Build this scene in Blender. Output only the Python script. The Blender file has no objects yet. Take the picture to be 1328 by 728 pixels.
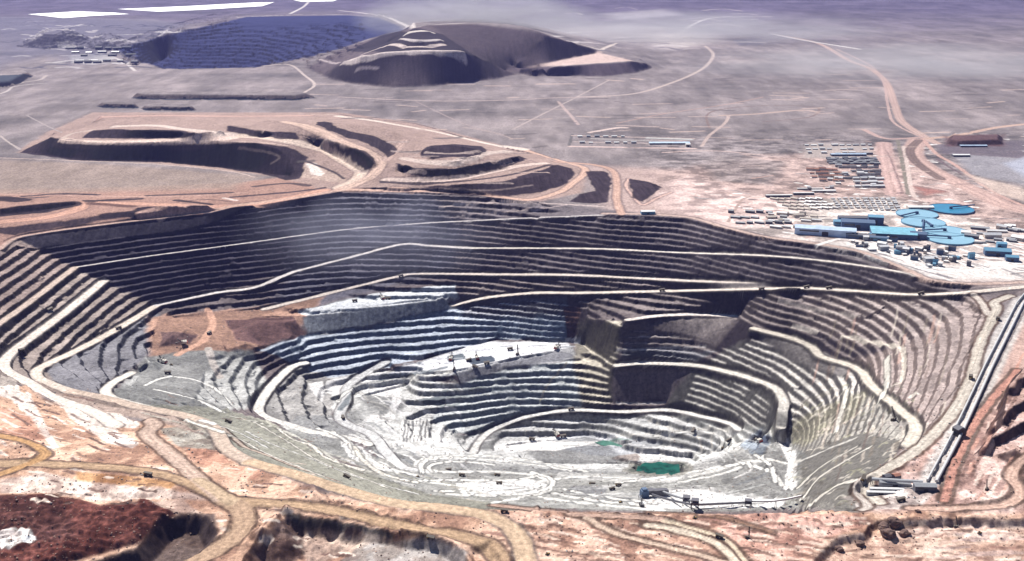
import bpy, bmesh, math, random
import numpy as np
from mathutils import Vector, Matrix
random.seed(7)
R = math.radians
# ------------------------------------------------------------------ camera model
H, PITCH, FPX, CX, CY = 1150.0, R(17.0), 1480.0, 664.0, 364.0
cp, sp = math.cos(PITCH), math.sin(PITCH)

def unproj(u, v, z):
    """world XY of photo point (u,v) lying at elevation z"""
    xr = (u - CX) / FPX; yv = (CY - v) / FPX
    dy = cp + yv * sp; dz = -sp + yv * cp
    t = (z - H) / dz
    return xr * t, dy * t

# ------------------------------------------------------------------ grid: one sheet, finer near, coarser far
def rows():
    ys = [700.0]
    while ys[-1] < 130000:
        y = ys[-1]
        if y < 1750: s = 35
        elif y < 5500: s = 4.4
        else: s = max(4.4, min((y - 5200) * .008 + 4.0, (y / 1000.0) ** 2 * .16))
        ys.append(y + s)
    return np.array(ys)
YS = rows()
NT = 1520
TS = np.linspace(-0.61, 0.61, NT)
NY = len(YS)
Yg = np.repeat(YS[:, None], NT, 1)
Xg = TS[None, :] * (YS[:, None] + 400.0)

def gidx(x, y):
    i = np.interp(y, YS, np.arange(NY)); t = x / (y + 400.0)
    j = (t - TS[0]) / (TS[1] - TS[0])
    return i, j

def sample(Z, x, y):
    i, j = gidx(np.asarray(x, float), np.asarray(y, float))
    i = np.clip(i, 0, NY - 1.001); j = np.clip(j, 0, NT - 1.001)
    a = i.astype(int); b = j.astype(int); fi = i - a; fj = j - b
    return (Z[a, b] * (1 - fi) * (1 - fj) + Z[a + 1, b] * fi * (1 - fj) + Z[a, b + 1] * (1 - fi) * fj + Z[a + 1, b + 1] * fi * fj)

# ------------------------------------------------------------------ noise
_TAB = np.random.RandomState(5).rand(512 * 512).astype(np.float32)
def vnoise(x, y, seed=0):
    ix = np.floor(x); iy = np.floor(y); fx = (x - ix).astype(np.float32); fy = (y - iy).astype(np.float32)
    ix = ix.astype(np.int32) + seed * 37; iy = iy.astype(np.int32) + seed * 91
    fx = fx * fx * (3 - 2 * fx); fy = fy * fy * (3 - 2 * fy)
    x0 = ix & 511; x1 = (ix + 1) & 511; y0 = (iy & 511) << 9; y1 = ((iy + 1) & 511) << 9
    a = _TAB[y0 + x0]; b = _TAB[y0 + x1]; c = _TAB[y1 + x0]; d = _TAB[y1 + x1]
    return (a + (b - a) * fx) * (1 - fy) + (c + (d - c) * fx) * fy
def fbm(x, y, seed=0, octs=4):
    s = 0.0; amp = .5; tot = 0
    for o in range(octs):
        s = s + amp * vnoise(x, y, seed + o * 17); tot += amp; amp *= .5; x = x * 2.03 + 5.1; y = y * 2.03 - 3.7
    return s / tot * 2 - 1
def sstep(a, b, x):
    t = np.clip((x - a) / (b - a), 0, 1); return t * t * (3 - 2 * t)

# ------------------------------------------------------------------ geometric helpers on the grid
def block(x0, x1, y0, y1):
    i0 = max(0, int(np.searchsorted(YS, y0)) - 1); i1 = min(NY, int(np.searchsorted(YS, y1)) + 1)
    if i1 <= i0: return None
    ylo, yhi = YS[i0], YS[i1 - 1]
    ts = [x / (y + 400.0) for x in (x0, x1) for y in (ylo, yhi)]
    dt = TS[1] - TS[0]
    j0 = max(0, int((min(ts) - TS[0]) / dt) - 1); j1 = min(NT, int((max(ts) - TS[0]) / dt) + 3)
    if j1 <= j0: return None
    return slice(i0, i1), slice(j0, j1)

def inside(px, py, X, Y):
    c = np.zeros(X.shape, bool); n = len(px); j = n - 1
    for i in range(n):
        cond = ((py[i] > Y) != (py[j] > Y))
        if py[i] != py[j]:
            xi = (px[j] - px[i]) * (Y - py[i]) / (py[j] - py[i]) + px[i]
            c ^= cond & (X < xi)
        j = i
    return c

def segdist(X, Y, a, b):
    dx, dy = b[0] - a[0], b[1] - a[1]; L2 = dx * dx + dy * dy + 1e-9
    t = np.clip(((X - a[0]) * dx + (Y - a[1]) * dy) / L2, 0, 1)
    return np.hypot(X - a[0] - t * dx, Y - a[1] - t * dy), t

def line_field(pts, w, WX=None, WY=None):
    """block, distance and value (3rd coordinate) near a polyline"""
    WX = Xg if WX is None else WX; WY = Yg if WY is None else WY
    m = w + 25
    px = [q[0] for q in pts]; py = [q[1] for q in pts]
    big = block(min(px) - m, max(px) + m, min(py) - m, max(py) + m)
    if big is None: return None, None, None
    r0, c0 = big[0].start, big[1].start
    shp = (big[0].stop - r0, big[1].stop - c0)
    D = np.full(shp, 1e9); V = np.zeros(shp)
    for a, b in zip(pts[:-1], pts[1:]):
        bl = block(min(a[0], b[0]) - m, max(a[0], b[0]) + m, min(a[1], b[1]) - m, max(a[1], b[1]) + m)
        if bl is None: continue
        lb = (slice(max(bl[0].start - r0, 0), min(bl[0].stop - r0, shp[0])), slice(max(bl[1].start - c0, 0), min(bl[1].stop - c0, shp[1])))
        gb = (slice(lb[0].start + r0, lb[0].stop + r0), slice(lb[1].start + c0, lb[1].stop + c0))
        d, t = segdist(WX[gb], WY[gb], a, b)
        if len(a) > 2:
            V[lb] = np.where(d < D[lb], a[2] + (b[2] - a[2]) * t, V[lb])
        D[lb] = np.minimum(D[lb], d)
    return big, D, V

def smooth_poly(pts, n=6):
    """Catmull-Rom through the points"""
    P = [np.array(p, float) for p in pts]
    if len(P) < 3: return pts
    out = []
    for i in range(len(P) - 1):
        p0 = P[max(i - 1, 0)]; p1 = P[i]; p2 = P[i + 1]; p3 = P[min(i + 2, len(P) - 1)]
        for k in range(n):
            t = k / n
            out.append(.5 * ((2 * p1) + (-p0 + p2) * t + (2 * p0 - 5 * p1 + 4 * p2 - p3) * t * t + (-p0 + 3 * p1 - 3 * p2 + p3) * t ** 3))
    out.append(P[-1]); return [tuple(p) for p in out]

# ------------------------------------------------------------------ the lie of the land: break lines (photo u, v, elevation)
RIM = [(-420,560,-20),(-300,500,-25),(-150,400,-25),(0,323,-25),(20,309,-25),(69,300,-25),(137,291,-25),(206,283,-25),(282,274,-20),(343,264,-12),(412,253,0),(440,248,5),(543,250,8),(612,253,5),(660,259,0),(690,262,0)]
LINE_A = [(-60,462,-122),(0,419,-130),(34,395,-133),(97,347,-135),(181,334,-135),(300,318,-133),(447,298,-120),(543,290,-95),(620,286,-70),(680,283,-45),(730,281,-25),(783,279,-10)]
ROAD_B = [(134,365,-186),(82,407,-186),(20,453,-186),(5,471,-183),(10,482,-178),(38,497,-165),(69,516,-140),(120,534,-112),(150,552,-80)]
ROAD_D = [(1187,358,-2),(1170,353,-6),(1084,340,-35),(998,332,-50),(890,328,-103),(783,323,-115),(700,322,-140),(612,322,-160),(560,319,-163),(522,317,-160),(461,332,-200),(402,347,-228),(377,354,-238),(330,373,-262),(280,380,-272),(203,396,-280),(155,425,-268),(103,453,-250),(62,472,-225),(47,482,-208),(54,493,-195),(91,507,-175),(136,516,-160),(177,527,-140),(227,536,-115),(262,546,-85),(280,558,-65),(294,581,-42),(325,599,-25),(382,615,-12),(439,633,-3),(511,652,2),(580,659,3),(628,668,3),(657,681,2),(673,697,0),(682,728,0),(684,770,0)]
ROAD_E = [(343,401,-325),(440,377,-298),(484,366,-277),(519,358,-258),(543,355,-250),(646,356,-232),(750,357,-202),(890,364,-182),(1015,370,-120),(1050,373,-117)]
ROAD_F = [(588,396,-338),(632,386,-300),(694,380,-270),(749,380,-252),(820,378.5,-230),(890,377,-208),(1000,374.5,-142),(1050,374,-118),(1118,378,-88),(1187,382,-45),(1256,379,-8),(1328,372,0),(1420,366,0)]
ROAD_N = [(977,426,-245),(1027,439,-250),(1054,451,-250),(1065,462,-247),(1100,473,-240),(1119,484,-228),(1130,500,-195),(1164,529,-120),(1187,552,-60),(1178,577,-20)]
ROAD_P = [(800,474,-415),(834,471,-405),(891,473,-395),(925,478,-388),(968,489,-375),(1004,503,-360),(1016,520,-355),(1015,534,-365),(1013,554,-400)]
LEDGE_Q = [(814,415,-275),(850,410,-273),(891,408,-272),(930,409,-268),(959,411,-262)]
ROAD_S = [(612,590,-600),(620,575,-598),(632,562,-595),(646,554,-590),(678,542,-572),(719,534,-555),(755,532,-545),(809,534,-540),(868,532,-528),(909,540,-515),(945,549,-505),(957,557,-500)]
ROAD_G = [(395,471,-428),(380,475,-430),(360,492,-430),(345,510,-430),(335,530,-426),(343,541,-428),(380,553,-437),(407,561,-445),(450,568,-460),(477,576,-470)]
ROAD_J = [(500,470,-462),(455,497,-485),(448,520,-490),(440,540,-490),(452,551,-490),(477,561,-490),(490,572,-482),(502,588,-470),(525,608,-450),(560,612,-465)]
WEDGE = [(170,484,-300),(147,496,-268),(137,507,-235),(145,516,-215),(168,523,-200),(223,537,-190)]
RIGHT_RIM = [(1296,400,-3),(1275,440,-5),(1262,475,-6),(1252,499,-7),(1232,526,-9),(1215,550,-10),(1187,574,-14),(1170,591,-16),(1136,612,-18),(1113,622,-20),(1105,640,-18),(1118,660,-10)]
CONS = [RIM, LINE_A, ROAD_B, ROAD_D, ROAD_E, ROAD_F, ROAD_N, ROAD_P, LEDGE_Q, ROAD_S, ROAD_G, ROAD_J, WEDGE, RIGHT_RIM,
 [(690,262,0),(727,256,0),(760,262,-8),(790,270,-8),(797,279,-3)],
 [(783,279,-4),(890,283,0),(912,288,0),(947,298,0),(998,310,0),(1067,319,0),(1118,329,0),(1153,343,0),(1187,357,0),(1208,365,0),(1256,369,0),(1328,366,0)],
 # corner where the left wall meets the far wall
 [(20,309,-25),(97,347,-135),(134,365,-186),(165,381,-228),(203,396,-280)],
 # shelf, first bench crest, platform
 [(377,402,-318),(484,390,-308),(575,382,-296)], [(400,406,-321),(484,398,-314),(575,385,-300)],
 [(337,452,-383),(402,436,-381),(473,427,-377),(540,414,-363),(588,399,-342)],
 [(395,492,-468),(420,491,-470),(497,478,-460),(540,470,-447),(580,457,-443),(628,444,-428),(646,440,-424),(699,443,-415),(740,443,-414)],
 [(540,483,-447),(585,482,-444),(640,471,-430),(667,464,-425),(728,453,-418)],
 [(653,480,-448),(700,473,-440),(751,466,-428)],
 [(740,443,-414),(757,446,-415),(797,474,-415)],
 [(760,410,-312),(776,414,-303),(806,419,-282)],
 [(590,560,-585),(570,575,-560)],
 [(800,523,-525),(863,523,-520)],
 # pink platform, and the foot of the wall behind it
 [(225,413,-322),(300,408,-324),(343,402,-325)], [(270,430,-327),(290,450,-329)], [(190,452,-330),(225,458,-330),(285,458,-332)], [(200,470,-332),(240,475,-340),(290,470,-345)],
 [(280,529,-310),(310,534,-345)], [(371,561,-382),(420,592,-372),(450,604,-366),(495,620,-360),(560,638,-350),(640,650,-332),(700,655,-322)],
 [(330,500,-400),(318,520,-380)],
 # floor of the pit
 [(430,520,-496),(480,512,-512),(530,500,-512)], [(500,545,-515),(560,540,-545)], [(545,590,-500),(600,600,-515)],
 [(650,580,-612),(700,573,-615),(760,566,-612),(795,575,-615)], [(690,600,-606),(760,602,-612),(800,600,-618),(862,608,-622),(900,602,-612)], [(850,588,-605),(900,590,-600),(940,585,-562)],
 [(600,618,-470),(640,618,-488),(700,612,-518),(780,620,-500),(860,622,-495)], [(600,636,-405),(640,635,-428),(700,640,-400),(800,640,-390),(880,632,-412),(950,640,-368)],
 [(760,655,-330),(830,655,-325),(900,656,-318),(960,657,-310),(1035,655,-282)],
 [(960,572,-510),(985,575,-508),(998,568,-490)], [(1011,570,-452),(1027,580,-440),(1024,602,-395),(1020,631,-330)],
 [(1090,580,-230),(1080,610,-150),(1070,640,-120)], [(1110,640,-40),(1150,640,-22),(1200,630,-14)],
 # the hidden foot of the near wall and the near lip
 [(560,688,-300),(700,692,-300),(850,694,-300),(980,692,-280)], [(1050,675,-180),(1010,682,-240)],
 [(511,655,2),(600,660,3),(700,664,4),(850,668,5),(960,668,6),(1040,668,6),(1110,666,4),(1160,664,0),(1250,668,2),(1328,668,4),(1450,668,4)],
 [(1118,664,0),(1160,655,-6),(1240,655,-2),(1328,640,0)],
 # near left rim country
 [(0,500,-60),(40,520,-75),(80,560,-45),(110,590,-12)], [(-100,520,-60),(-200,540,-30)], [(191,561,-52),(214,584,-32),(232,599,-18),(258,623,-8),(284,643,0)],
 [(-60,600,0),(0,601,0),(60,604,0),(150,606,0),(210,615,0),(260,635,0),(300,650,2),(400,660,4),(511,683,3),(600,697,2),(640,720,0)],
 [(-100,535,-5),(0,565,0),(60,583,0)],
 # heap country behind the far left rim
 [(-250,330,0),(0,294,0),(50,288,0),(127,278,0),(160,273,1),(178,277,0),(240,272,-2),(272,269,-2)],
 [(0,279,2),(60,273,2),(97,266,2)], [(0,270,24),(60,264,24),(97,261.5,14)], [(170,272,2),(270,270,-2),(330,266,-4)], [(172,268.5,14),(220,266.5,18),(270,266.5,6)],
 [(-200,252,0),(0,248,0),(120,247,0),(220,250,0),(300,244,0),(370,236,0)],
 # middle heap: toe, crest, second tier
 [(-10,190,0),(26,197,0),(103,208,0),(206,210,0),(292,218,0),(344,226,0),(372,228,2),(390,236,4)],
 [(65,177.5,70),(85,182,74),(137,185,78),(206,184,92),(270,182,112),(330,185,118),(362,193,98),(375,205,64),(384,222,24)],
 [(108,178,76),(130,180,80),(200,179,95),(242,178,112),(280,176,125)],
 [(70,172,72),(100,169,74),(118,166,78)],
 [(122,170,100),(145,168,115),(190,169,130),(232,170,140),(255,172,146),(290,168,155)],
 [(130,150,112),(145,160,112),(150,164,116)], [(135,150,110),(200,148,118),(300,148,125),(430,148,112),(480,154,96),(540,164,62),(600,178,26),(679,195,10),(702,202,6),(735,211,2),(758,218,0),(757,227,0),(745,237,0),(726,250,0),(690,260,0)],
 [(280,177,118),(330,178,112),(375,183,92),(416,194,72),(443,207,56),(470,224,34),(460,234,22),(445,241,12)],
 [(300,162,148),(350,171,140),(385,176,135),(410,178,132),(443,186,128),(470,197,112),(482,206,92),(486,212,80)],
 [(340,156,152),(369,158,150),(394,163,148),(420,172,142),(443,182,132),(478,196,112),(494,210,78),(483,226,46),(464,238,16)],
 [(412,166,150),(440,173,142),(475,180,132),(505,190,112),(514,194,104)], [(412,158,158),(450,161,160),(490,164,156),(512,172,146),(530,180,128),(516,192,104),(500,208,80)],
 [(524,205,84),(592,209,88),(632,199,80),(655,195,60)],
 [(516,212,80),(545,219,82),(592,218,84),(640,208,80),(672,203,62)], [(520,224,46),(560,229,44),(600,226,44),(645,217,40),(680,206,42)],
 [(540,200,90),(560,204,96),(600,204,96),(628,200,88)], [(552,194,112),(575,188,122),(600,190,120),(622,194,100)],
 [(500,236,26),(540,236,34),(600,232,42),(668,217,38),(708,211,34),(720,216,30)],
 [(560,241,24),(600,239,38),(656,236,42),(700,228,38),(718,219,30)], [(540,246,10),(600,252,4),(656,256,0),(700,252,0),(735,238,0),(742,226,0)],
 [(800,262,2),(822,240,8),(850,238,10),(858,246,2)],
]
# far pit (top left): rim near, rim far, floor
CONS += [[(150,62,0),(165,75,0),(215,90,0),(330,88,0),(380,78,10),(405,74,20)],
 [(150,62,0),(185,52,40),(215,43,80),(250,37,100),(299,23,118),(320,21,120),(381,19,120),(451,19,120),(490,22,130),(507,27,150),(535,38,190)],
 [(215,112,-300),(280,114,-320),(340,110,-300)], [(190,90,-170),(215,75,-180)], [(395,70,30),(430,60,90),(470,50,120),(500,44,140)],
 [(395,77,10),(420,70,60),(450,66,90),(500,60,150)],
 # stepped cone and the broad heap behind
 [(380,82,0),(398,88,0),(430,104,0),(470,111,0),(510,114,0),(555,113,0),(600,107,0),(640,104,0),(668,97,0)],
 [(445,80,120),(470,73,195),(500,68,228),(560,66,238),(600,66,236),(618,76,150)],
 [(470,71,196),(500,64,232),(560,62,242),(595,62,242)], [(505,58,246),(535,60,262),(575,58,258)], [(520,50,290),(545,52,296),(572,51,290)], [(530,41,326),(545,39,332),(558,41,326)],
 [(535,37,330),(554,33,332),(612,30,332),(636,31,330),(675,34,322),(697,40,300),(709,46,270),(776,65,110)],
 [(535,30,322),(612,24,300),(680,30,250),(720,40,180)], [(700,52,235),(680,75,100),(655,93,20)], [(600,66,236),(618,73,170),(645,86,70),(668,97,0)],
 # flat heap at right
 [(665,89,20),(690,88,66),(733,86,78),(820,79.5,82),(838,82,50)], [(672,93,0),(713,99,0),(781,99.5,0),(824,95.5,0),(846,89,0)], [(700,83,70),(771,70,84),(830,76,80)], [(776,65,84),(850,72,0),(870,80,0)],
]
HULLS = [  # outside these the ground lies at its natural level
 [(-420,640),(-420,540),(-300,480),(-160,390),(-250,300),(-160,246),(-40,190),(60,182),(100,171),(150,160),(300,158),(440,160),(520,168),(600,182),(700,203),(775,218),(880,250),(905,285),(998,307),(1067,316),(1118,326),(1153,339),(1190,354),(1215,362),(1330,362),(1450,362),(1450,676),(1120,676),(1050,690),(640,700),(560,690),(420,676),(280,655),(210,640),(60,640)],
 [(150,58),(200,38),(300,12),(460,10),(560,22),(640,18),(740,38),(800,60),(880,82),(850,92),(826,97),(781,101),(713,101),(676,96),(640,106),(600,109),(555,115),(510,116),(470,113),(430,106),(398,90),(380,83),(330,90),(215,92),(160,78)],
]
# small stand-alone heaps, pads and hollows: toe polygon (u,v at level z0), height, side slope
MOUNDS = [
 ([(170,127.5),(180,129.5),(385,130.5),(398,128),(414,127.5),(396,124.5),(185,123.5)],0,34,.8),
 ([(124,138),(135,140.5),(178,141),(181,138.5),(176,136.5),(132,136)],0,26,.8), ([(182,141),(190,143.5),(246,144.5),(257,142.5),(248,139.5),(190,138.5)],0,26,.8),
 ([(-60,108),(-20,116),(20,112),(44,99),(36,96),(-60,100)],0,40,.8), ([(24,60),(60,64),(100,60),(118,50),(70,44),(38,50)],0,110,.5),
 ([(160,80),(172,86),(192,80),(184,68),(168,68)],0,60,.6), ([(112,64),(150,66),(170,56),(150,46),(120,48)],0,60,.4),
 ([(1226,187),(1240,190),(1302,188),(1300,178),(1232,176)],0,26,.8), ([(1140,196),(1152,196),(1174,252),(1160,252)],0,8,.6),
 # pads at the right edge
 ([(1262,588),(1286,590),(1293,577),(1308,572),(1335,555),(1500,500),(1460,440),(1340,478),(1300,520),(1290,560)],0,20,1.6),
 ([(1276,562),(1305,562),(1309,552),(1335,537),(1500,480),(1460,440),(1345,476),(1310,500),(1290,540)],0,19,1.6),
 ([(1292,530),(1320,530),(1322,520),(1340,514),(1500,480),(1480,430),(1345,470),(1312,490)],0,19,1.6),
 # foreground hollows below the brown road, dark heaps and mounds (negative = dug)
 ([(362,664),(420,674),(512,692),(590,705),(614,728),(600,800),(360,800),(300,760),(318,720),(345,690)],0,-32,1.35),
 ([(210,676),(240,668),(268,672),(284,690),(262,716),(180,760),(60,800),(60,745),(120,733),(176,712)],0,-34,1.3),
 ([(320,716),(352,690),(372,672),(392,690),(400,718),(360,740)],-30,26,.7),
 ([(430,728),(470,705),(560,700),(600,720),(600,780),(420,780)],-30,18,.35),
 ([(1076,702),(1085,694),(1120,690),(1128,678),(1148,672),(1400,672),(1420,820),(1050,820),(1040,740)],5,-13,1.2),
 ([(382,640),(398,622),(424,634),(430,656),(410,656)],0,14,.5), ([(425,652),(440,646),(462,650),(440,656)],2,-8,.7),
 ([(-80,642),(60,640),(130,654),(190,648),(235,664),(178,706),(60,738),(-80,770)],0,9,.5),
 ([(1290,590),(1340,575),(1400,600),(1380,660),(1325,640),(1318,610)],0,26,.7),
 ([(292,450),(300,424),(330,412),(385,410),(402,430),(345,450)],-327,30,.45), ([(205,452),(212,432),(240,428),(258,436),(245,450)],-328,22,.45), ([(175,478),(190,470),(214,474),(206,486),(182,488)],-330,14,.4),
 ([(636,700),(600,712),(608,728),(590,770),(650,770),(660,730)],0,-10,.6),
]
PIT = [(-300,480),(-150,395),(0,322),(20,309),(69,300),(137,291),(206,283),(282,274),(343,264),(412,253),(440,248),(543,250),(612,253),(660,259),(690,262),(735,268),(783,279),(890,283),(947,298),(998,310),(1067,319),(1118,329),(1153,343),(1187,358),(1256,371),(1328,376),(1310,384),(1296,400),(1275,440),(1262,475),(1252,499),(1232,526),(1215,550),(1187,574),(1170,591),(1136,612),(1113,622),(1105,640),(1112,664),(960,668),(700,664),(560,658),(500,650),(420,630),(330,606),(294,585),(275,560),(220,540),(150,528),(80,512),(30,500),(-20,500),(-150,520)]

# ------------------------------------------------------------------ solve the relief
def poly_world(P, z=0.0):
    q = [unproj(p[0], p[1], p[2] if len(p) > 2 else z) for p in P]
    return np.array([a for a, b in q]), np.array([b for a, b in q])

def solve():
    fixed = np.ones((NY, NT), bool)
    for h in HULLS:
        px, py = poly_world(h)
        bl = block(px.min(), px.max(), py.min(), py.max())
        fixed[bl] &= ~inside(px, py, Xg[bl], Yg[bl])
    far = sstep(15000, 26000, Yg)
    base = far * (60 + 260 * np.clip(fbm(Xg / 9000, Yg / 9000, 3, 4) + .15, 0, 1)) + 3.0 * fbm(Xg / 900, Yg / 900, 9, 3) * sstep(5000, 9000, Yg)
    # far range beyond the plain
    base += sstep(24000, 42000, Yg) * (500 + 900 * np.clip(fbm(Xg / 8000, Yg / 8000, 31, 5) + .3, 0, 2))
    csum = np.zeros((NY, NT)); cw = np.zeros((NY, NT))
    for line in CONS:
        for a, b in zip(line[:-1], line[1:]):
            xa, ya = unproj(*a); xb, yb = unproj(*b)
            n = int(max(2, math.hypot(xb - xa, yb - ya) / 2.0))
            t = np.linspace(0, 1, n)
            # straight in space between the two ends
            x = xa + (xb - xa) * t; y = ya + (yb - ya) * t; z = a[2] + (b[2] - a[2]) * t
            i, j = gidx(x, y)
            i = np.clip(np.rint(i).astype(int), 0, NY - 1); j = np.clip(np.rint(j).astype(int), 0, NT - 1)
            np.add.at(csum, (i, j), z); np.add.at(cw, (i, j), 1.0)
    lines = cw > 0
    cz = np.where(lines, csum / np.maximum(cw, 1), base)
    con = fixed | lines
    levels = []
    m, z = con.astype(float), np.where(con, cz, 0.0)
    levels.append((m, z))
    for l in range(7):
        h, w = m.shape
        H2, W2 = (h + 1) // 2, (w + 1) // 2
        mp = np.zeros((H2 * 2, W2 * 2)); zp = np.zeros((H2 * 2, W2 * 2))
        mp[:h, :w] = m; zp[:h, :w] = z * m
        mm = mp.reshape(H2, 2, W2, 2).sum((1, 3)); zz = zp.reshape(H2, 2, W2, 2).sum((1, 3))
        m = (mm > 0).astype(float); z = np.where(mm > 0, zz / np.maximum(mm, 1e-9), 0)
        levels.append((m, z))
    U = levels[-1][1].copy()
    for l in range(len(levels) - 1, -1, -1):
        m, z = levels[l]; h, w = m.shape
        if U.shape != m.shape:
            U = np.repeat(np.repeat(U, 2, 0), 2, 1)[:h, :w]
        mk = m > 0
        its = 400 if l > 3 else (120 if l > 1 else (60 if l == 1 else 30))
        for k in range(its):
            P = np.pad(U, 1, mode='edge')
            A = .25 * (P[:-2, 1:-1] + P[2:, 1:-1] + P[1:-1, :-2] + P[1:-1, 2:])
            U = np.where(mk, z, A)
    return U, base

def blur(Z, n=1):
    for k in range(n):
        P = np.pad(Z, 1, mode='edge')
        Z = .5 * P[1:-1, 1:-1] + .125 * (P[:-2, 1:-1] + P[2:, 1:-1] + P[1:-1, :-2] + P[1:-1, 2:])
    return Z

dYrow = np.gradient(YS)[:, None]
dXrow = ((YS + 400) * (TS[1] - TS[0]))[:, None]
def grads(Z):
    zy_i = np.gradient(Z, axis=0) / dYrow          # along a fan line
    zx = np.gradient(Z, axis=1) / dXrow
    zy = zy_i - zx * TS[None, :]
    return zx, zy

ZS, BASE = solve()
for poly, z0, h, sl in MOUNDS:
    px, py = poly_world(poly, z0)
    bl = block(px.min(), px.max(), py.min(), py.max())
    X, Y = Xg[bl], Yg[bl]
    wx = X + 5 * fbm(X / 40, Y / 40, 5, 2); wy = Y + 5 * fbm(X / 40, Y / 40, 6, 2)
    ins = inside(px, py, wx, wy)
    D = np.full(X.shape, 1e9)
    for k in range(len(px)):
        d, _ = segdist(wx, wy, (px[k], py[k]), (px[k - 1], py[k - 1])); D = np.minimum(D, d)
    dz = np.where(ins, np.minimum(abs(h), D * sl), 0) * (1 if h > 0 else -1)
    ZS[bl] += dz
px, py = poly_world(PIT, -5)
pit = np.zeros((NY, NT), bool); bl = block(px.min(), px.max(), py.min(), py.max())
pit[bl] = inside(px, py, Xg[bl], Yg[bl])
ZS = blur(ZS, 2)
SM = ZS.copy()
zx, zy = grads(blur(ZS, 6)); slope = np.hypot(zx, zy)
# benches: cut the smooth walls into steps
def stair(Z, h, rf):
    t = Z / h; fl = np.floor(t); fr = t - fl
    # tread (slightly tilted) then riser
    s = np.where(fr < 1 - rf, fr * .06 / np.maximum(1 - rf, .05), .06 + .94 * sstep(0, 1, (fr - (1 - rf)) / rf))
    return (fl + s) * h
wob = 5.5 * fbm(Xg / 420, Yg / 420, 10, 2) + 3.6 * fbm(Xg / 70, Yg / 70, 11, 3) + 1.5 * fbm(Xg / 16, Yg / 16, 13, 2)
rf = np.clip(slope / 1.4, .2, .7)
far_pit = (Yg > 9000) & (Xg < 0)
# smooth tips and rubble slopes that were never benched
NOBENCH = [[(795,475),(880,474),(905,478),(888,520),(850,526),(795,524),(788,500)], [(380,410),(480,400),(585,386),(592,398),(540,410),(470,424),(400,434),(340,450),(300,440),(330,412)],
 [(820,414),(960,412),(985,428),(960,450),(930,452),(905,440),(830,425)], [(980,430),(1055,455),(1110,478),(1090,490),(1030,470)],
 [(195,470),(270,455),(262,500),(250,522),(220,522),(170,500)], [(240,545),(290,535),(330,545),(380,566),(430,600),(500,626),(600,645),(700,655),(700,662),(560,657),(440,636),(330,604),(290,580)],
 [(205,410),(343,400),(330,460),(190,470)], [(1030,640),(1030,590),(1120,560),(1185,575),(1136,612),(1110,640),(1115,664)], [(585,482),(640,472),(730,455),(752,464),(655,478),(590,500)]]
nb = np.zeros((NY, NT))
def raymarch(pts, Z, zlo=-660.0, zhi=380.0):
    """photo points -> world XY where the line of sight meets the relief Z"""
    P = np.array([(p[0], p[1]) for p in pts], float)
    xr = (P[:, 0] - CX) / FPX; yv = (CY - P[:, 1]) / FPX
    dy = cp + yv * sp; dz = -sp + yv * cp
    ya = np.maximum((zhi - H) / dz * dy, 1300); yb = np.maximum((zlo - H) / dz * dy, ya + 50)
    for n in (220, 24):
        f = np.linspace(0, 1, n)[None, :]
        yy = ya[:, None] + (yb - ya)[:, None] * f
        t = yy / dy[:, None]
        x = xr[:, None] * t; zz = H + dz[:, None] * t
        below = zz <= sample(Z, x, yy)
        k = np.where(below.any(1), below.argmax(1), n - 1); k = np.maximum(k, 1); r = np.arange(len(P))
        ya, yb = yy[r, k - 1], yy[r, k]
    Y = .5 * (ya + yb)
    return np.stack([xr * Y / dy, Y], 1)
def dens(P, step=12, close=False):
    out = []; Q = list(P) + ([P[0]] if close else [])
    for a, b in zip(Q[:-1], Q[1:]):
        n = max(1, int(math.hypot(b[0] - a[0], b[1] - a[1]) / step))
        for k in range(n): out.append((a[0] + (b[0] - a[0]) * k / n, a[1] + (b[1] - a[1]) * k / n))
    if not close: out.append(Q[-1])
    return out
for p in NOBENCH:
    w = raymarch(dens(p, 12, True), SM); bl = block(w[:, 0].min(), w[:, 0].max(), w[:, 1].min(), w[:, 1].max())
    nb[bl] = np.maximum(nb[bl], inside(w[:, 0], w[:, 1], Xg[bl], Yg[bl]))
nb = blur(nb, 4)
mask = pit * sstep(.10, .2, slope) * (1 - nb) * (1 - .6 * sstep(.25, .5, fbm(Xg / 60, Yg / 60, 15, 3)))
hb = 17.5
ZT = stair(ZS + wob * mask, hb, rf)
ZS = ZS * (1 - mask) + ZT * mask
fm = far_pit * sstep(.03, .08, slope) * sstep(9800, 10600, Yg) * (SM < 125) * (1 - sstep(-1700, -900, Xg) * (SM > 60)) 
ZS = ZS * (1 - fm) + stair(SM + wob * 4.5, 24.0, np.clip(slope / .5, .25, .7)) * fm
# roads: flattened across their width, cut and filled
ROADW = [(ROAD_B,36),(ROAD_D[15:],34),(ROAD_D[7:16],26),(ROAD_D[:8],22),(ROAD_E,30),(ROAD_F,34),(ROAD_N,30),(ROAD_P,34),(ROAD_S,30),(ROAD_G,36),(ROAD_J,36),(WEDGE,34),(LINE_A[3:],16),(LINE_A[:4],28),(LEDGE_Q,30),(RIM[3:12],22)]
roadw = np.zeros((NY, NT))
for pts, w in ROADW:
    L = [unproj(*p) + (p[2],) for p in pts]; L = smooth_poly(L, 6)
    bl, D, V = line_field(L, w)
    k = 1 - sstep(w * .5, w * .5 + 9, D)
    if w < 20: k = k * np.clip(.5 + (14 - np.abs(ZS[bl] - V)) / 8, 0, 1)
    ZS[bl] = ZS[bl] * (1 - k) + V * k
    roadw[bl] = np.maximum(roadw[bl], k)
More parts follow.
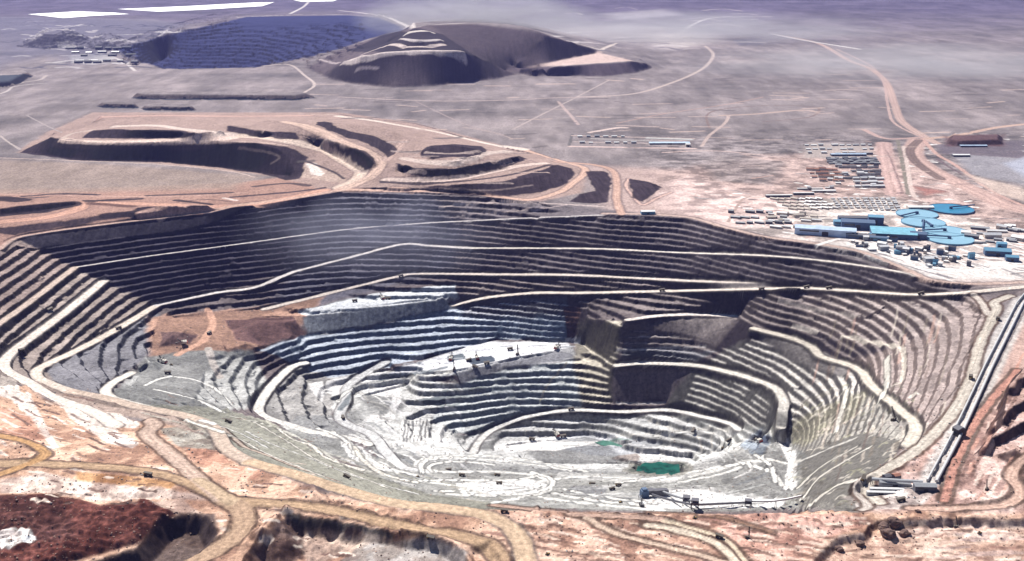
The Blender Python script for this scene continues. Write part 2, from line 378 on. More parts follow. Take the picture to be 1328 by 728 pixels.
# ponds lie level
PONDS = []
for P, nm in (([(822,606),(836,603.5),(858,602.5),(880,603.5),(888,607),(884,611.5),(862,614),(838,612),(826,609.5)], 'green'), ([(772,573.5),(790,571.5),(812,571.5),(818,574),(800,577),(780,577.5)], 'dim'),
              ([(36,18.5),(100,14.5),(150,16.5),(168,18.5),(120,21),(82,24)], 'white'), ([(152,12),(240,8),(330,2.5),(356,2),(340,8),(260,13.5),(205,16)], 'white'), ([(380,.5),(440,-1),(432,2.2),(392,3)], 'white')):
    w = raymarch(dens(P, 2.5 if nm != 'white' else 6, True), ZS)
    if nm != 'white': w = w + 7 * np.stack([fbm(w[:, 0] / 22, w[:, 1] / 22, 33, 3), 1.6 * fbm(w[:, 0] / 22, w[:, 1] / 22, 34, 3)], 1)
    lev = float(np.percentile(sample(ZS, w[:, 0], w[:, 1]), 35)) if nm != 'white' else float(np.median(sample(ZS, w[:, 0], w[:, 1])))
    cx0, cy0 = w.mean(0); wb = (w - (cx0, cy0)) * 1.06 + (cx0, cy0)
    bl = block(wb[:, 0].min(), wb[:, 0].max(), wb[:, 1].min(), wb[:, 1].max())
    ins = inside(wb[:, 0], wb[:, 1], Xg[bl], Yg[bl])
    ZS[bl] = np.where(ins, lev - 1.6 if nm != 'white' else lev - 6, ZS[bl])
    pm = np.zeros((NY, NT)); pm[bl] = ins; roadw = np.maximum(roadw, pm)
    PONDS.append((w, lev, nm))
# weathering
zx, zy = grads(ZS); NZ = 1 / np.sqrt(1 + zx * zx + zy * zy)
flat = sstep(.80, .95, NZ)
near = 1 - sstep(5200, 7500, Yg)
near = near * (1 - .0 * roadw)
ru = sstep(.15, .5, slope)
ZS += near * ((.5 + 1.6 * ru) * (1 - .8 * roadw) * fbm(Xg / 14, Yg / 14, 21, 3) + 1.2 * (1 - roadw) * fbm(Xg / 45, Yg / 45, 22, 2))
# gullies down the tipped faces
tip = ru * (1 - mask) * (1 - roadw) * (.3 + .7 * sstep(2300, 3200, Yg))
ZS += tip * 2.6 * fbm(Xg / 11 + Yg / 160, Yg / 130 - Xg / 300, 41, 3) * (Yg < 7500) + tip * 9 * fbm(Xg / 60 + Yg / 500, Yg / 600, 42, 3) * (Yg >= 7500)

# ------------------------------------------------------------------ ground colours; some faces and far tints carry painted shade and haze
rng = random.Random(4)
def C(*a): return np.array(a, float)
n1 = fbm(Xg / 260, Yg / 420, 51, 4); n2 = fbm(Xg / 40, Yg / 60, 52, 3); n3 = fbm(Xg / 900, Yg / 260, 53, 4)
n4 = fbm(Xg / 130, Yg / 360, 54, 4); n5 = fbm(Xg / 55, Yg / 80, 55, 4)
PLAIN_A, PLAIN_B = C(.147,.129,.131), C(.285,.243,.240)
k = np.clip(.45 + .5 * n3 + .4 * n1 + .28 * n4, 0, 1)[..., None]
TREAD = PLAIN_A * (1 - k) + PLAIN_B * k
fk = sstep(11000, 19000, Yg + 1500 * n3)[..., None]; TREAD = TREAD * (1 - fk) + TREAD * C(.5,.5,.72) * fk  # far ground tinted bluish and darker: air haze put into the colour
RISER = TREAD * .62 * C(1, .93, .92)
wa = 4 + 10 * sstep(2200, 5000, Yg)
WX = Xg + wa * fbm(Xg / 60, Yg / 60, 61, 3); WY = Yg + wa * fbm(Xg / 60, Yg / 60, 62, 3)
VX = Xg + 3 * fbm(Xg / 25, Yg / 25, 63, 2); VY = Yg + 3 * fbm(Xg / 25, Yg / 25, 64, 2)
kindmap = np.zeros((NY, NT), np.int8)      # 0 ground, 1 pit, 2 hill, 3 road
def zone(P, tread, riser=None, soft=0.0, amt=1.0, kind=None, warp=True):
    w = raymarch(dens(P, 10, True), ZS)
    m = 3 * soft + 20
    bl = block(w[:, 0].min() - m, w[:, 0].max() + m, w[:, 1].min() - m, w[:, 1].max() + m)
    if bl is None: return
    X, Y = (WX[bl], WY[bl]) if warp else (VX[bl], VY[bl])
    ins = inside(w[:, 0], w[:, 1], X, Y).astype(float)
    if soft > 0:
        D = np.full(X.shape, 1e9)
        for q in range(len(w)):
            d, _ = segdist(X, Y, w[q], w[q - 1]); D = np.minimum(D, d)
        ins = sstep(-soft, soft, np.where(ins > .5, D, -D))
    a = (ins * amt)[..., None]
    TREAD[bl] = TREAD[bl] * (1 - a) + C(*tread) * a
    RISER[bl] = RISER[bl] * (1 - a) + (C(*riser) if riser is not None else C(*tread) * .6) * a
    if kind is not None: kindmap[bl][ins > .5] = kind
def stroke(P, w, col, amt=1.0, kind=None, soft=None, z=None, sm=True, dash=0.0, tracks=0.0):
    Q = smooth_poly(P, 6) if sm and len(P) > 2 else P
    if z is None:
        L = [tuple(q) for q in raymarch(dens(Q, 8), ZS)]
        L = [L[0]] + [b for a, b in zip(L[:-1], L[1:]) if math.hypot(a[0]-b[0], a[1]-b[1]) < 900]
    else: L = [unproj(p[0], p[1], p[2]) for p in Q]
    bl, D, _ = line_field(L, w, VX, VY)
    if bl is None: return
    s = soft if soft is not None else max(2.5, w * .18)
    a = (1 - sstep(w * .5 - s * .5, w * .5 + s, D)) * amt
    if kind is not None: kindmap[bl][a > .5] = kind
    if dash > 0: a = a * np.clip(.5 + dash * n2[bl] * 2.2, 0, 1)
    a = a[..., None]; cl = C(*col) * np.ones(D.shape + (1,))
    if tracks: cl = cl * (1 - tracks * (.5 + .5 * np.cos(D / w * 6.2832 * 2.5)) * (.6 + .6 * n2[bl]))[..., None]
    TREAD[bl] = TREAD[bl] * (1 - a) + cl * a
    RISER[bl] = RISER[bl] * (1 - a) + cl * .7 * a
WHITE, CREAM, TAN, PINK, RED = (.66,.61,.55), (.58,.50,.42), (.47,.33,.20), (.52,.33,.26), (.36,.17,.12)
DK = (.050,.040,.044)
# --- country rock round the pit
zone([(-40,246),(120,244),(300,238),(380,228),(430,240),(440,252),(340,268),(206,286),(69,303),(0,326),(-60,340)], (.33,.205,.165), DK, 30)
zone([(-60,205),(120,212),(340,228),(300,245),(0,252),(-60,250)], (.29,.225,.19), None, 60, .8)
zone([(120,146),(440,146),(540,160),(680,196),(760,220),(755,250),(690,264),(540,252),(430,254),(400,240),(350,228),(200,212),(20,198),(60,172)], (.33,.24,.21), (.055,.042,.048), 20, 1, 2)
zone([(400,232),(345,222),(375,205),(400,215),(440,225),(455,238)], (.42,.32,.27), None, 12)
zone([(760,215),(880,220),(980,205),(1140,190),(1328,270),(1400,380),(1200,366),(1060,318),(890,284),(790,276)], (.40,.295,.265), (.16,.11,.10), 90, .85)
zone([(1000,262),(1150,255),(1328,300),(1328,372),(1200,365),(1110,326),(1010,310),(960,298)], (.50,.43,.40), (.2,.17,.16), 60, .9)
zone([(860,236),(900,228),(960,250),(1050,262),(1060,300),(960,292),(890,282),(850,268)], (.55,.42,.39), None, 50, .75)
zone([(930,200),(1020,210),(1000,240),(930,235),(910,215)], (.2,.17,.165), None, 40, .8)
zone([(-420,470),(0,470),(60,520),(150,545),(230,550),(300,590),(420,640),(520,660),(1120,664),(1328,660),(1500,660),(1500,900),(-420,900)], (.50,.325,.235), (.15,.088,.064), 20)
zone([(1120,664),(1150,610),(1260,500),(1330,400),(1500,380),(1500,670)], (.43,.30,.26), (.055,.035,.032), 20)
zone([(397,213),(408,211),(420,225),(414,229),(402,226)], (.72,.64,.58), None, 6)
HF, HT = (.030,.021,.028), (.036,.026,.033)  # heap faces: shade of steep tips painted as dark colour
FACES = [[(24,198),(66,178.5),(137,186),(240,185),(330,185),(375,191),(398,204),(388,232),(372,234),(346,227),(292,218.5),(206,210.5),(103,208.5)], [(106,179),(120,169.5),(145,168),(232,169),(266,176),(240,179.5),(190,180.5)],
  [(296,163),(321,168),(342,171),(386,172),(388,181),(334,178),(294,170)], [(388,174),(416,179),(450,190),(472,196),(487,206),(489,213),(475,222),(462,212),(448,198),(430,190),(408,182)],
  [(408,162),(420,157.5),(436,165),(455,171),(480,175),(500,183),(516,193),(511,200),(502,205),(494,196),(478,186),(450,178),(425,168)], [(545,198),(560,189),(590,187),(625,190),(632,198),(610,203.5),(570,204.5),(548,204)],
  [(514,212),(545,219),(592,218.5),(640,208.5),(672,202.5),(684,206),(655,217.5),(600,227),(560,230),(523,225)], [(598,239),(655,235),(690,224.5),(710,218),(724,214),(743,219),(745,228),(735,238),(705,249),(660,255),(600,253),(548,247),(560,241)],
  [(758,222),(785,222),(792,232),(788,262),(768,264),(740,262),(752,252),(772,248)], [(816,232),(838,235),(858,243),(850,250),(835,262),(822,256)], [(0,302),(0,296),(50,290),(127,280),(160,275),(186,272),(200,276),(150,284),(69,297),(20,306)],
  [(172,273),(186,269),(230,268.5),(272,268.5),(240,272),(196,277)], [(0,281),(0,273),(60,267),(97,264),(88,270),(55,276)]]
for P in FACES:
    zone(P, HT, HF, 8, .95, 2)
zone([(540,36),(500,46),(470,72),(398,88),(430,103),(510,113),(600,107),(665,97),(618,73),(590,60),(570,45)], (.042,.033,.042), (.022,.018,.026), 30, .95, 2)  # cone front: dark colour stands in for shade on its faces
# --- the pit
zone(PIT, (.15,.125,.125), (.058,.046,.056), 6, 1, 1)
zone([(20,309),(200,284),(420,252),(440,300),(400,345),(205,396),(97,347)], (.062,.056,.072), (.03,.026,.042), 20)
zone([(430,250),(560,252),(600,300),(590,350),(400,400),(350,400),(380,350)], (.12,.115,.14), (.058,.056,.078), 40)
zone([(600,255),(700,262),(890,284),(1118,330),(1256,372),(1256,380),(1050,374),(600,356)], (.15,.13,.138), (.075,.062,.074), 30)
zone([(600,356),(1050,374),(1256,380),(1190,440),(1060,430),(900,410),(700,400),(600,398)], (.23,.195,.19), (.068,.055,.058), 20)
zone([(-200,420),(0,322),(20,309),(97,347),(203,396),(190,450),(110,500),(40,490),(-100,500)], (.30,.25,.225), (.06,.05,.05), 8)
zone([(20,309),(97,347),(40,395),(0,419),(-40,400),(0,322)], (.27,.21,.19), (.062,.047,.045), 8)
zone([(60,480),(205,400),(215,430),(195,460),(150,495),(130,512),(80,505)], (.19,.185,.2), (.075,.078,.095), 8)
zone([(190,412),(343,398),(420,385),(400,412),(380,430),(330,455),(250,465),(195,470)], (.44,.27,.20), (.15,.085,.068), 16)
zone([(290,415),(380,410),(398,436),(340,448),(305,440)], (.13,.075,.07), (.10,.06,.058), 10)
stroke([(440,148),(480,155),(540,161),(600,178),(640,188)], 12, (.07,.055,.06), .8)
zone([(210,430),(258,434),(245,446),(205,450)], (.12,.075,.07), (.10,.06,.058), 6)
zone([(190,463),(240,455),(330,455),(345,500),(320,530),(250,540),(170,525),(140,515),(165,490)], (.37,.37,.36), (.16,.165,.165), 10)
zone([(385,404),(484,380),(590,368),(596,384),(520,398),(450,408),(400,412)], (.62,.63,.64), (.2,.22,.25), 5)
zone([(392,412),(480,400),(590,386),(592,398),(540,411),(470,425),(400,436)], (.21,.225,.25), (.15,.165,.19), 6)
zone([(335,452),(402,436),(473,427),(590,398),(650,386),(735,384),(738,443),(646,440),(580,457),(497,478),(420,492),(395,492),(380,470)], (.42,.46,.52), (.095,.13,.185), 5)  # bench stack, with blue haze mixed into its colours
zone([(600,388),(735,383),(735,412),(600,410)], (.33,.33,.36), (.06,.062,.08), 20)
zone([(732,398),(752,398),(752,444),(735,444)], (.14,.08,.07), (.08,.05,.048), 4)
zone([(500,484),(580,458),(630,443),(735,443),(752,466),(650,480),(585,486),(520,500)], (.62,.62,.64), (.16,.175,.2), 6)
zone([(590,484),(640,473),(728,455),(750,464),(655,479),(600,500)], (.24,.24,.26), (.15,.15,.165), 5)
zone([(590,500),(655,480),(750,467),(790,505),(755,532),(680,542),(630,562),(590,562),(560,545)], (.48,.50,.50), (.13,.155,.18), 6)
zone([(750,415),(806,416),(812,440),(800,476),(800,520),(755,534),(745,470)], (.46,.42,.35), (.10,.09,.075), 12)
zone([(806,418),(890,410),(960,412),(930,452),(900,475),(800,474)], (.19,.165,.16), (.11,.092,.095), 8)
zone([(810,450),(930,455),(895,472),(805,472)], (.23,.225,.24), (.085,.088,.10), 8)
zone([(795,476),(885,475),(905,480),(886,520),(795,523)], (.15,.125,.13), (.13,.108,.115), 8)
zone([(905,478),(960,440),(1060,455),(1130,490),(1120,560),(1013,556),(1010,500),(930,478)], (.47,.445,.415), (.105,.098,.095), 10)
zone([(900,480),(1005,505),(1015,556),(950,556),(860,532),(880,500)], (.47,.45,.42), (.105,.1,.095), 10)
zone([(980,428),(1056,452),(1118,478),(1085,488),(1030,468),(990,445)], (.17,.155,.15), (.13,.118,.115), 6)
zone([(1040,378),(1200,386),(1250,400),(1190,445),(1110,450),(1040,420)], (.33,.28,.265), (.105,.082,.08), 14)
zone([(1095,470),(1190,440),(1260,384),(1296,396),(1262,480),(1215,552),(1170,592),(1130,560),(1130,500)], (.31,.255,.24), (.16,.125,.115), 16)
zone([(1020,560),(1130,500),(1170,530),(1185,560),(1136,612),(1105,640),(1112,664),(1030,660),(1030,600)], (.33,.312,.285), (.15,.142,.13), 16)
zone([(955,556),(1013,554),(1130,500),(1110,540),(1040,580),(1010,566)], (.30,.28,.225), (.15,.14,.11), 14)
zone([(165,524),(280,528),(345,545),(420,592),(495,620),(560,638),(700,655),(700,664),(560,658),(420,630),(330,604),(280,560),(220,540)], (.37,.365,.31), (.3,.295,.25), 8)
zone([(205,556),(240,552),(270,560),(282,590),(250,590),(225,575)], (.31,.28,.24), (.17,.15,.13), 6)
zone([(415,492),(500,480),(590,500),(560,545),(590,562),(620,575),(600,612),(560,612),(500,600),(440,545),(420,520)], (.47,.47,.46), (.18,.185,.18), 10)
zone([(345,512),(385,474),(430,492),(430,548),(380,552),(342,540)], (.32,.31,.30), (.115,.115,.115), 6)
zone([(600,565),(650,552),(720,534),(900,538),(950,556),(960,600),(900,640),(600,615)], (.47,.47,.465), (.2,.2,.19), 8)
zone([(430,575),(510,600),(600,612),(760,616),(960,605),(1035,640),(1035,660),(900,664),(700,660),(560,642),(480,615)], (.56,.555,.53), (.3,.3,.275), 8)
zone([(20,495),(52,490),(95,505),(180,527),(230,537),(280,556),(250,560),(200,545),(120,534),(60,512)], (.36,.28,.24), (.2,.15,.13), 8)
zone([(360,548),(420,560),(450,576),(500,606),(560,630),(540,634),(470,606),(420,588),(380,566)], (.50,.50,.48), (.26,.26,.25), 8)
zone([(935,555),(1015,550),(1034,575),(1040,640),(980,650),(930,620),(940,590)], (.46,.455,.44), (.2,.2,.19), 10)
# whites and patches on the floor
for P in ([(422,494),(470,487),(500,482),(480,500),(440,515),(425,510)], [(480,500),(520,492),(520,520),(508,546),(470,548),(478,540),(505,535),(508,515),(480,512)],
          [(560,575),(572,548),(578,570),(592,580),(570,580)], [(820,582),(870,578),(905,586),(880,592),(830,592)], [(840,636),(900,630),(960,640),(1020,648),(1010,658),(900,660),(830,662)],
          [(640,578),(700,568),(800,566),(790,572),(720,585),(660,584)], [(1008,568),(1022,570),(1032,590),(1032,632),(1016,634),(1022,600)], [(440,572),(470,580),(490,600),(510,612),(480,608),(452,592)],
          [(760,640),(830,640),(830,655),(760,650)], [(592,627),(690,622),(715,630),(700,640),(600,642)], [(725,612),(860,620),(900,614),(880,606),(930,598),(930,604),(870,626),(720,622)]):
    zone(P, (.80,.79,.77), (.62,.61,.6), 4, .9)
zone([(575,505),(640,500),(600,520),(580,535),(560,520)], (.22,.24,.24), (.16,.17,.175), 8)
zone([(700,574),(760,560),(860,572),(830,592),(760,590)], (.40,.42,.46), None, 8, .6)
zone([(742,630),(790,632),(780,645),(735,640)], (.33,.32,.33), None, 3)
zone([(770,574),(800,570),(820,570),(812,576),(780,578)], (.12,.22,.17), (.1,.18,.14), 5, .9)
zone([(960,578),(985,556),(1000,568),(990,590),(975,590)], (.33,.37,.42), (.12,.14,.18), 5)
zone([(970,572),(985,562),(1000,570),(990,576),(978,574)], (.05,.06,.085), (.035,.04,.06), 3)
zone([(800,590),(830,588),(828,598),(790,595)], (.30,.26,.24), None, 4)
zone([(820,604),(845,600),(884,604),(886,610),(862,614),(836,612)], (.05,.16,.13), None, 3, .8)
# dark heap (far right foreground pads keep their fresh faces)
# --- foreground
zone([(-80,643),(60,641),(130,655),(190,649),(232,664),(178,706),(60,738),(-80,780)], (.105,.038,.03), (.055,.026,.022), 6)
zone([(-40,642),(80,642),(100,700),(-40,720)], (.075,.036,.032), None, 18, .7)
zone([(0,690),(36,686),(46,704),(10,716),(-10,710)], (.62,.6,.58), None, 4)
zone([(195,652),(238,648),(255,662),(270,672),(250,690),(235,668)], (.55,.42,.35), (.12,.09,.08), 5)
zone([(232,664),(280,668),(284,700),(240,760),(60,800),(60,745),(176,710)], (.10,.07,.06), (.055,.038,.035), 6)  # hollow's side: its shadow painted into the dark colour
zone([(320,716),(352,688),(374,668),(394,690),(400,720),(360,742)], (.15,.1,.085), (.1,.065,.057), 5)
zone([(366,666),(430,676),(512,692),(510,700),(470,697),(392,690)], (.12,.1,.085), (.065,.055,.05), 4)  # bank under the brown road, shadow painted in as well
zone([(440,728),(470,706),(560,698),(606,716),(600,790),(420,790)], (.33,.29,.265), (.2,.17,.155), 6)
zone([(395,692),(470,694),(500,700),(440,722),(400,740),(390,710)], (.58,.46,.38), None, 5)
zone([(100,612),(170,618),(232,626),(222,634),(150,630),(100,624)], (.44,.25,.13), None, 5)
zone([(0,622),(60,614),(110,626),(180,632),(270,642),(268,648),(180,648),(120,650),(60,640),(0,640)], (.62,.52,.46), (.3,.22,.2), 8, .85)
zone([(620,672),(640,662),(900,668),(960,670),(1060,690),(1060,728),(700,740),(690,700),(665,680)], (.47,.305,.235), (.17,.11,.09), 14, .7)
zone([(900,668),(1110,668),(1130,678),(1060,705),(1040,728),(980,728),(940,690)], (.50,.30,.24), (.16,.09,.075), 10)
zone([(1150,676),(1330,674),(1330,700),(1200,700),(1150,700)], (.58,.44,.38), None, 12, .7)
zone([(1060,705),(1110,694),(1140,700),(1328,700),(1500,700),(1500,800),(1030,800)], (.60,.44,.36), None, 16, .6)
zone([(1250,630),(1318,600),(1328,620),(1310,655),(1240,655)], (.57,.42,.37), (.2,.12,.1), 8)
zone([(1090,646),(1200,626),(1215,640),(1190,660),(1118,662)], (.52,.47,.44), (.3,.26,.24), 5)
# white loading pads, left foreground
for P in ([(0,486),(20,492),(30,512),(10,516),(-10,510)], [(70,520),(110,534),(180,575),(172,582),(140,575),(95,545)], [(118,532),(150,536),(182,550),(172,556),(150,552)], [(8,512),(38,508),(46,528),(30,534)],
          [(30,530),(48,528),(74,580),(60,584)], [(205,590),(232,602),(244,612),(226,606)]):
    zone(P, (.68,.6,.54), (.3,.24,.21), 3)
for P in ([(0,528),(40,540),(66,580),(0,562)], [(240,580),(282,585),(300,600),(270,606),(245,596)], [(300,605),(345,610),(330,622),(296,618)]):
    zone(P, (.50,.29,.21), (.22,.12,.09), 6)
# blotchy ground in the foreground, scuffed floor in the pit
fg = sstep(2900, 2500, Yg) * (kindmap == 0)
tt = np.clip(.5 + .95 * n5 + .5 * n2, 0, 1)[..., None]
tt = .35 * tt + .65 * (.5 * sstep(.33, .37, tt) + .5 * sstep(.62, .66, tt))
lo, mid, hi = C(.6,.54,.54), C(.94,.92,.92), C(1.26,1.32,1.38)
mulc = np.where(tt < .5, lo + (mid - lo) * tt * 2, mid + (hi - mid) * (tt * 2 - 1))
TREAD = TREAD * (1 + (mulc - 1) * fg[..., None]); RISER = RISER * (1 + (mulc - 1) * fg[..., None])
pf = (kindmap == 1) * (Yg < 6000)
dust = np.clip(.5 + .8 * fbm(Xg / 120, Yg / 45, 57, 4) + .4 * n2, 0, 1)
flr = np.maximum(1 - sstep(.12, .2, slope), sstep(3500, 3380, Yg) * sstep(1000, 850, Xg))
TREAD = TREAD * (1 + pf * (dust * .5 - .2))[..., None]
TREAD = TREAD * (1 - pf * sstep(.2, .36, TREAD.mean(-1)) * (.55 * flr + .42 * nb * (1 - flr) - .02 * (1 - flr) * (1 - nb)))[..., None]
zone([(372,550),(384,540),(450,538),(466,566),(430,574),(400,566)], (.26,.26,.26), (.14,.14,.14), 6)
zone([(500,486),(580,459),(630,444),(735,444),(740,451),(650,468),(585,481)], (.66,.66,.68), (.2,.22,.25), 4)
zone([(606,466),(636,461),(642,469),(612,474)], (.07,.085,.11), (.05,.06,.08), 3)
zone([(578,463),(600,458),(606,465),(584,470)], (.12,.14,.16), (.08,.09,.1), 3)
for k in range(26):
    u = rng.uniform(520, 735); v = 472 - (u - 520) * .13 + rng.uniform(-8, 8); stroke([(u, v), (u + rng.uniform(6, 22), v - 1)], rng.uniform(7, 14), rng.choice([(.36,.37,.4), (.3,.32,.35), (.45,.45,.47)]), .8)
zone([(385,404),(484,382),(590,369),(594,382),(520,392),(450,402),(400,410)], (.66,.68,.70), (.2,.23,.27), 4)
for P in ([(422,494),(470,487),(500,482),(480,500),(440,515),(425,510)], [(480,500),(520,492),(520,520),(508,546),(470,548),(478,540),(505,535),(508,515),(480,512)],
          [(560,575),(572,548),(578,570),(592,580),(570,580)], [(820,582),(870,578),(905,586),(880,592),(830,592)], [(840,640),(900,634),(960,644),(1020,650),(1010,658),(900,660),(830,660)], [(640,580),(700,572),(790,573),(720,584),(660,585)],
          [(1008,568),(1022,570),(1032,590),(1032,632),(1016,634),(1022,600)], [(440,572),(470,580),(490,600),(510,612),(480,608),(452,592)], [(592,627),(690,622),(715,630),(700,640),(600,642)], [(400,498),(418,494),(424,512),(414,520)]):
    zone(P, (.68,.67,.66), (.5,.49,.48), 3, .92)
zone([(742,630),(790,632),(780,645),(735,640)], (.2,.2,.205), None, 3)
zone([(1060,316),(1110,312),(1170,322),(1230,345),(1328,335),(1328,362),(1210,362),(1150,338)], (.60,.56,.535), None, 25, .85)
zone([(1010,268),(1075,258),(1160,258),(1175,275),(1110,285),(1050,292),(1010,285)], (.52,.46,.42), None, 30, .7)
cp_ = (kindmap == 0) * sstep(4000, 4400, Yg) * sstep(7200, 6300, Yg) * sstep(500, 900, Xg)
tc_ = fbm(Xg / 60, Yg / 55, 58, 4)
tc_ = .5 * sstep(-.22, -.14, tc_) + .5 * sstep(.14, .22, tc_)
TREAD = TREAD * (1 + cp_ * (tc_ * .75 - .42))[..., None]
pl_ = (kindmap == 0) * sstep(5200, 6000, Yg) * sstep(16000, 11000, Yg)
ts_ = fbm(Xg / 75, Yg / 300, 59, 5)
TREAD = TREAD * (1 + pl_ * (.2 * ts_ + .07 * sstep(.2, .3, ts_) - .07 * sstep(-.2, -.3, ts_)))[..., None]
# dark rough scars

for k in range(60):
    u = rng.uniform(20, 430); v = 505 + rng.uniform(0, 150) * (.3 + u / 600)
    if k % 2: u = rng.uniform(0, 150); v = rng.uniform(505, 600)
    dx = rng.uniform(6, 26); dy = dx * rng.uniform(.1, .5) * (1 if u < 250 else .4)
    stroke([(u, v), (u + dx * .5, v + dy * .7), (u + dx, v + dy)], rng.uniform(3, 8), rng.choice([(.15,.09,.08), (.2,.13,.1), (.62,.5,.43)]), .8)
for k in range(230):
    u = rng.uniform(-10, 470); v = rng.uniform(500, 728)
    if v < 505 + max(0, u) * .34 or v > 655 and u < 260: continue
    dx = rng.uniform(4, 22); sl = rng.uniform(.25, .7) if v < 600 else rng.uniform(0, .25)
    stroke([(u, v), (u + dx, v + dx * sl)], rng.uniform(6, 10), rng.choice([(.10,.065,.055), (.13,.08,.07), (.16,.1,.085), (.7,.6,.53), (.64,.53,.46)]), .9, None, 2.5)
for k in range(200):
    u = rng.uniform(620, 1328); v = rng.uniform(672, 728); dx = rng.uniform(6, 40)
    stroke([(u, v), (u + dx * .5, v + dx * .03), (u + dx, v + dx * (.14 if u < 1060 else -.02))], rng.uniform(5, 10), rng.choice([(.13,.075,.06), (.26,.15,.12), (.16,.095,.075), (.72,.58,.49), (.64,.48,.4)]), .85, None, 2.5)
for k in range(90):
    u = rng.uniform(1200, 1328); v = rng.uniform(420, 650); dy = rng.uniform(8, 40)
    if u < 1330 - (v - 390) * .46 + 14: continue
    stroke([(u, v), (u - dy * .5, v + dy)], rng.uniform(5, 9), rng.choice([(.15,.085,.07), (.5,.28,.22), (.62,.5,.44), (.3,.2,.17)]), .7, None, 2)
for k in range(34):
    u = rng.uniform(640, 1060); v = rng.uniform(672, 728); dx = rng.uniform(15, 70)
    stroke([(u, v), (u + dx * .5, v + dx * .08), (u + dx, v + dx * .2)], rng.uniform(2, 6), rng.choice([(.22,.13,.1), (.3,.18,.14), (.62,.48,.38)]), .75)
for k in range(26):
    u = rng.uniform(1150, 1328); v = rng.uniform(678, 728); dx = rng.uniform(25, 90)
    stroke([(u, v), (u + dx * .5, v - 1), (u + dx, v - 2)], rng.uniform(3, 9), rng.choice([(.4,.27,.21), (.68,.52,.43), (.46,.35,.33)]), .6)
for k in range(130):     # wheel-worn streaks round the bottom of the pit
    a = rng.uniform(0, 6.28); q = rng.uniform(.35, 1.0)
    pts = [(755 + 300 * q * math.cos(a + t) * (1 if math.cos(a + t) > 0 else 1.1), 600 + 58 * q * math.sin(a + t)) for t in np.linspace(0, rng.uniform(.12, .5), 5)]
    if min(p[1] for p in pts) < 556 or max(p[1] for p in pts) > 656: continue
    stroke(pts, rng.uniform(3, 9), rng.choice([(.2,.205,.2), (.25,.245,.23), (.45,.45,.44), (.6,.59,.58), (.17,.18,.19)]), .6)
for k in range(70):
    u = rng.uniform(420, 590); v = rng.uniform(490, 600); dx = rng.uniform(8, 34)
    stroke([(u, v), (u + dx * .5, v + dx * .12), (u + dx, v + dx * .5)], rng.uniform(4, 10), rng.choice([(.24,.25,.26), (.36,.35,.33), (.74,.73,.71), (.66,.65,.66)]), .7)
for k in range(190):
    u = rng.uniform(1015, 1180); v = rng.uniform(500, 658)
    if u < 1015 + max(0, 540 - v) * 1.2 or v > 665 - max(0, u - 1105) * 1.1: continue
    dx = rng.uniform(4, 18)
    stroke([(u, v), (u + dx * .5, v - dx * rng.uniform(.1, .5)), (u + dx, v - dx * rng.uniform(.1, .6))], rng.uniform(2.5, 6), rng.choice([(.17,.155,.13), (.22,.2,.165), (.6,.56,.5), (.52,.48,.42), (.34,.33,.24)]), .75, None, 2.5)
for k in range(60):
    u = rng.uniform(1060, 1240); v = rng.uniform(400, 590); dy = rng.uniform(8, 40)
    stroke([(u, v), (u - dy * .1, v + dy * .5), (u - dy * .25, v + dy)], rng.uniform(3, 8), rng.choice([(.2,.15,.13), (.52,.46,.4), (.45,.3,.25), (.26,.22,.18)]), .6)
for k in range(50):
    u = rng.uniform(180, 640); v = 530 + (u - 180) * .26 + rng.uniform(-8, 10); dx = rng.uniform(20, 60)
    stroke([(u, v), (u + dx, v + dx * .26)], rng.uniform(3, 8), rng.choice([(.26,.255,.21), (.47,.46,.41), (.33,.3,.25)]), .6)
stroke([(1330,388),(1322,400),(1282,480),(1243,564),(1212,624)], 60, (.46,.43,.41), .9)
stroke([(1336,390),(1328,404),(1290,480),(1252,562),(1222,622)], 7, (.12,.10,.10), .8)
for k in range(430):
    u = rng.uniform(925, 1328); v = rng.uniform(180, 350); dx = rng.uniform(2, 11)
    if v > 284 + max(0, u - 925) * .19 or (v < 250 and u < 1030): continue
    stroke([(u, v), (u + dx, v + dx * rng.uniform(-.1, .2))], rng.uniform(7, 18), rng.choice([(.09,.08,.09), (.13,.11,.12), (.78,.75,.72), (.82,.8,.78), (.3,.22,.2)]), .9, None, 3)
for k in range(150):    # yard clutter, spoil and scraped ground round the plant and camp
    u = rng.uniform(900, 1328); v = rng.uniform(225, 362); dx = rng.uniform(6, 34)
    if v > 282 + max(0, u - 900) * .19: continue
    stroke([(u, v), (u + dx, v + dx * rng.uniform(-.15, .25))], rng.uniform(6, 16), rng.choice([(.16,.13,.125), (.24,.18,.17), (.62,.55,.51), (.7,.66,.63), (.5,.33,.28), (.3,.29,.29)]), .7)
for k in range(130):
    u = rng.uniform(1070, 1328); v = rng.uniform(308, 358); dx = rng.uniform(10, 50)
    if v > 318 + max(0, u - 1090) * .28 + 6: continue
    stroke([(u, v), (u + dx, v + dx * rng.uniform(.0, .4))], rng.uniform(5, 11), rng.choice([(.8,.78,.76), (.74,.7,.67), (.2,.19,.2), (.14,.13,.145)]), .85)
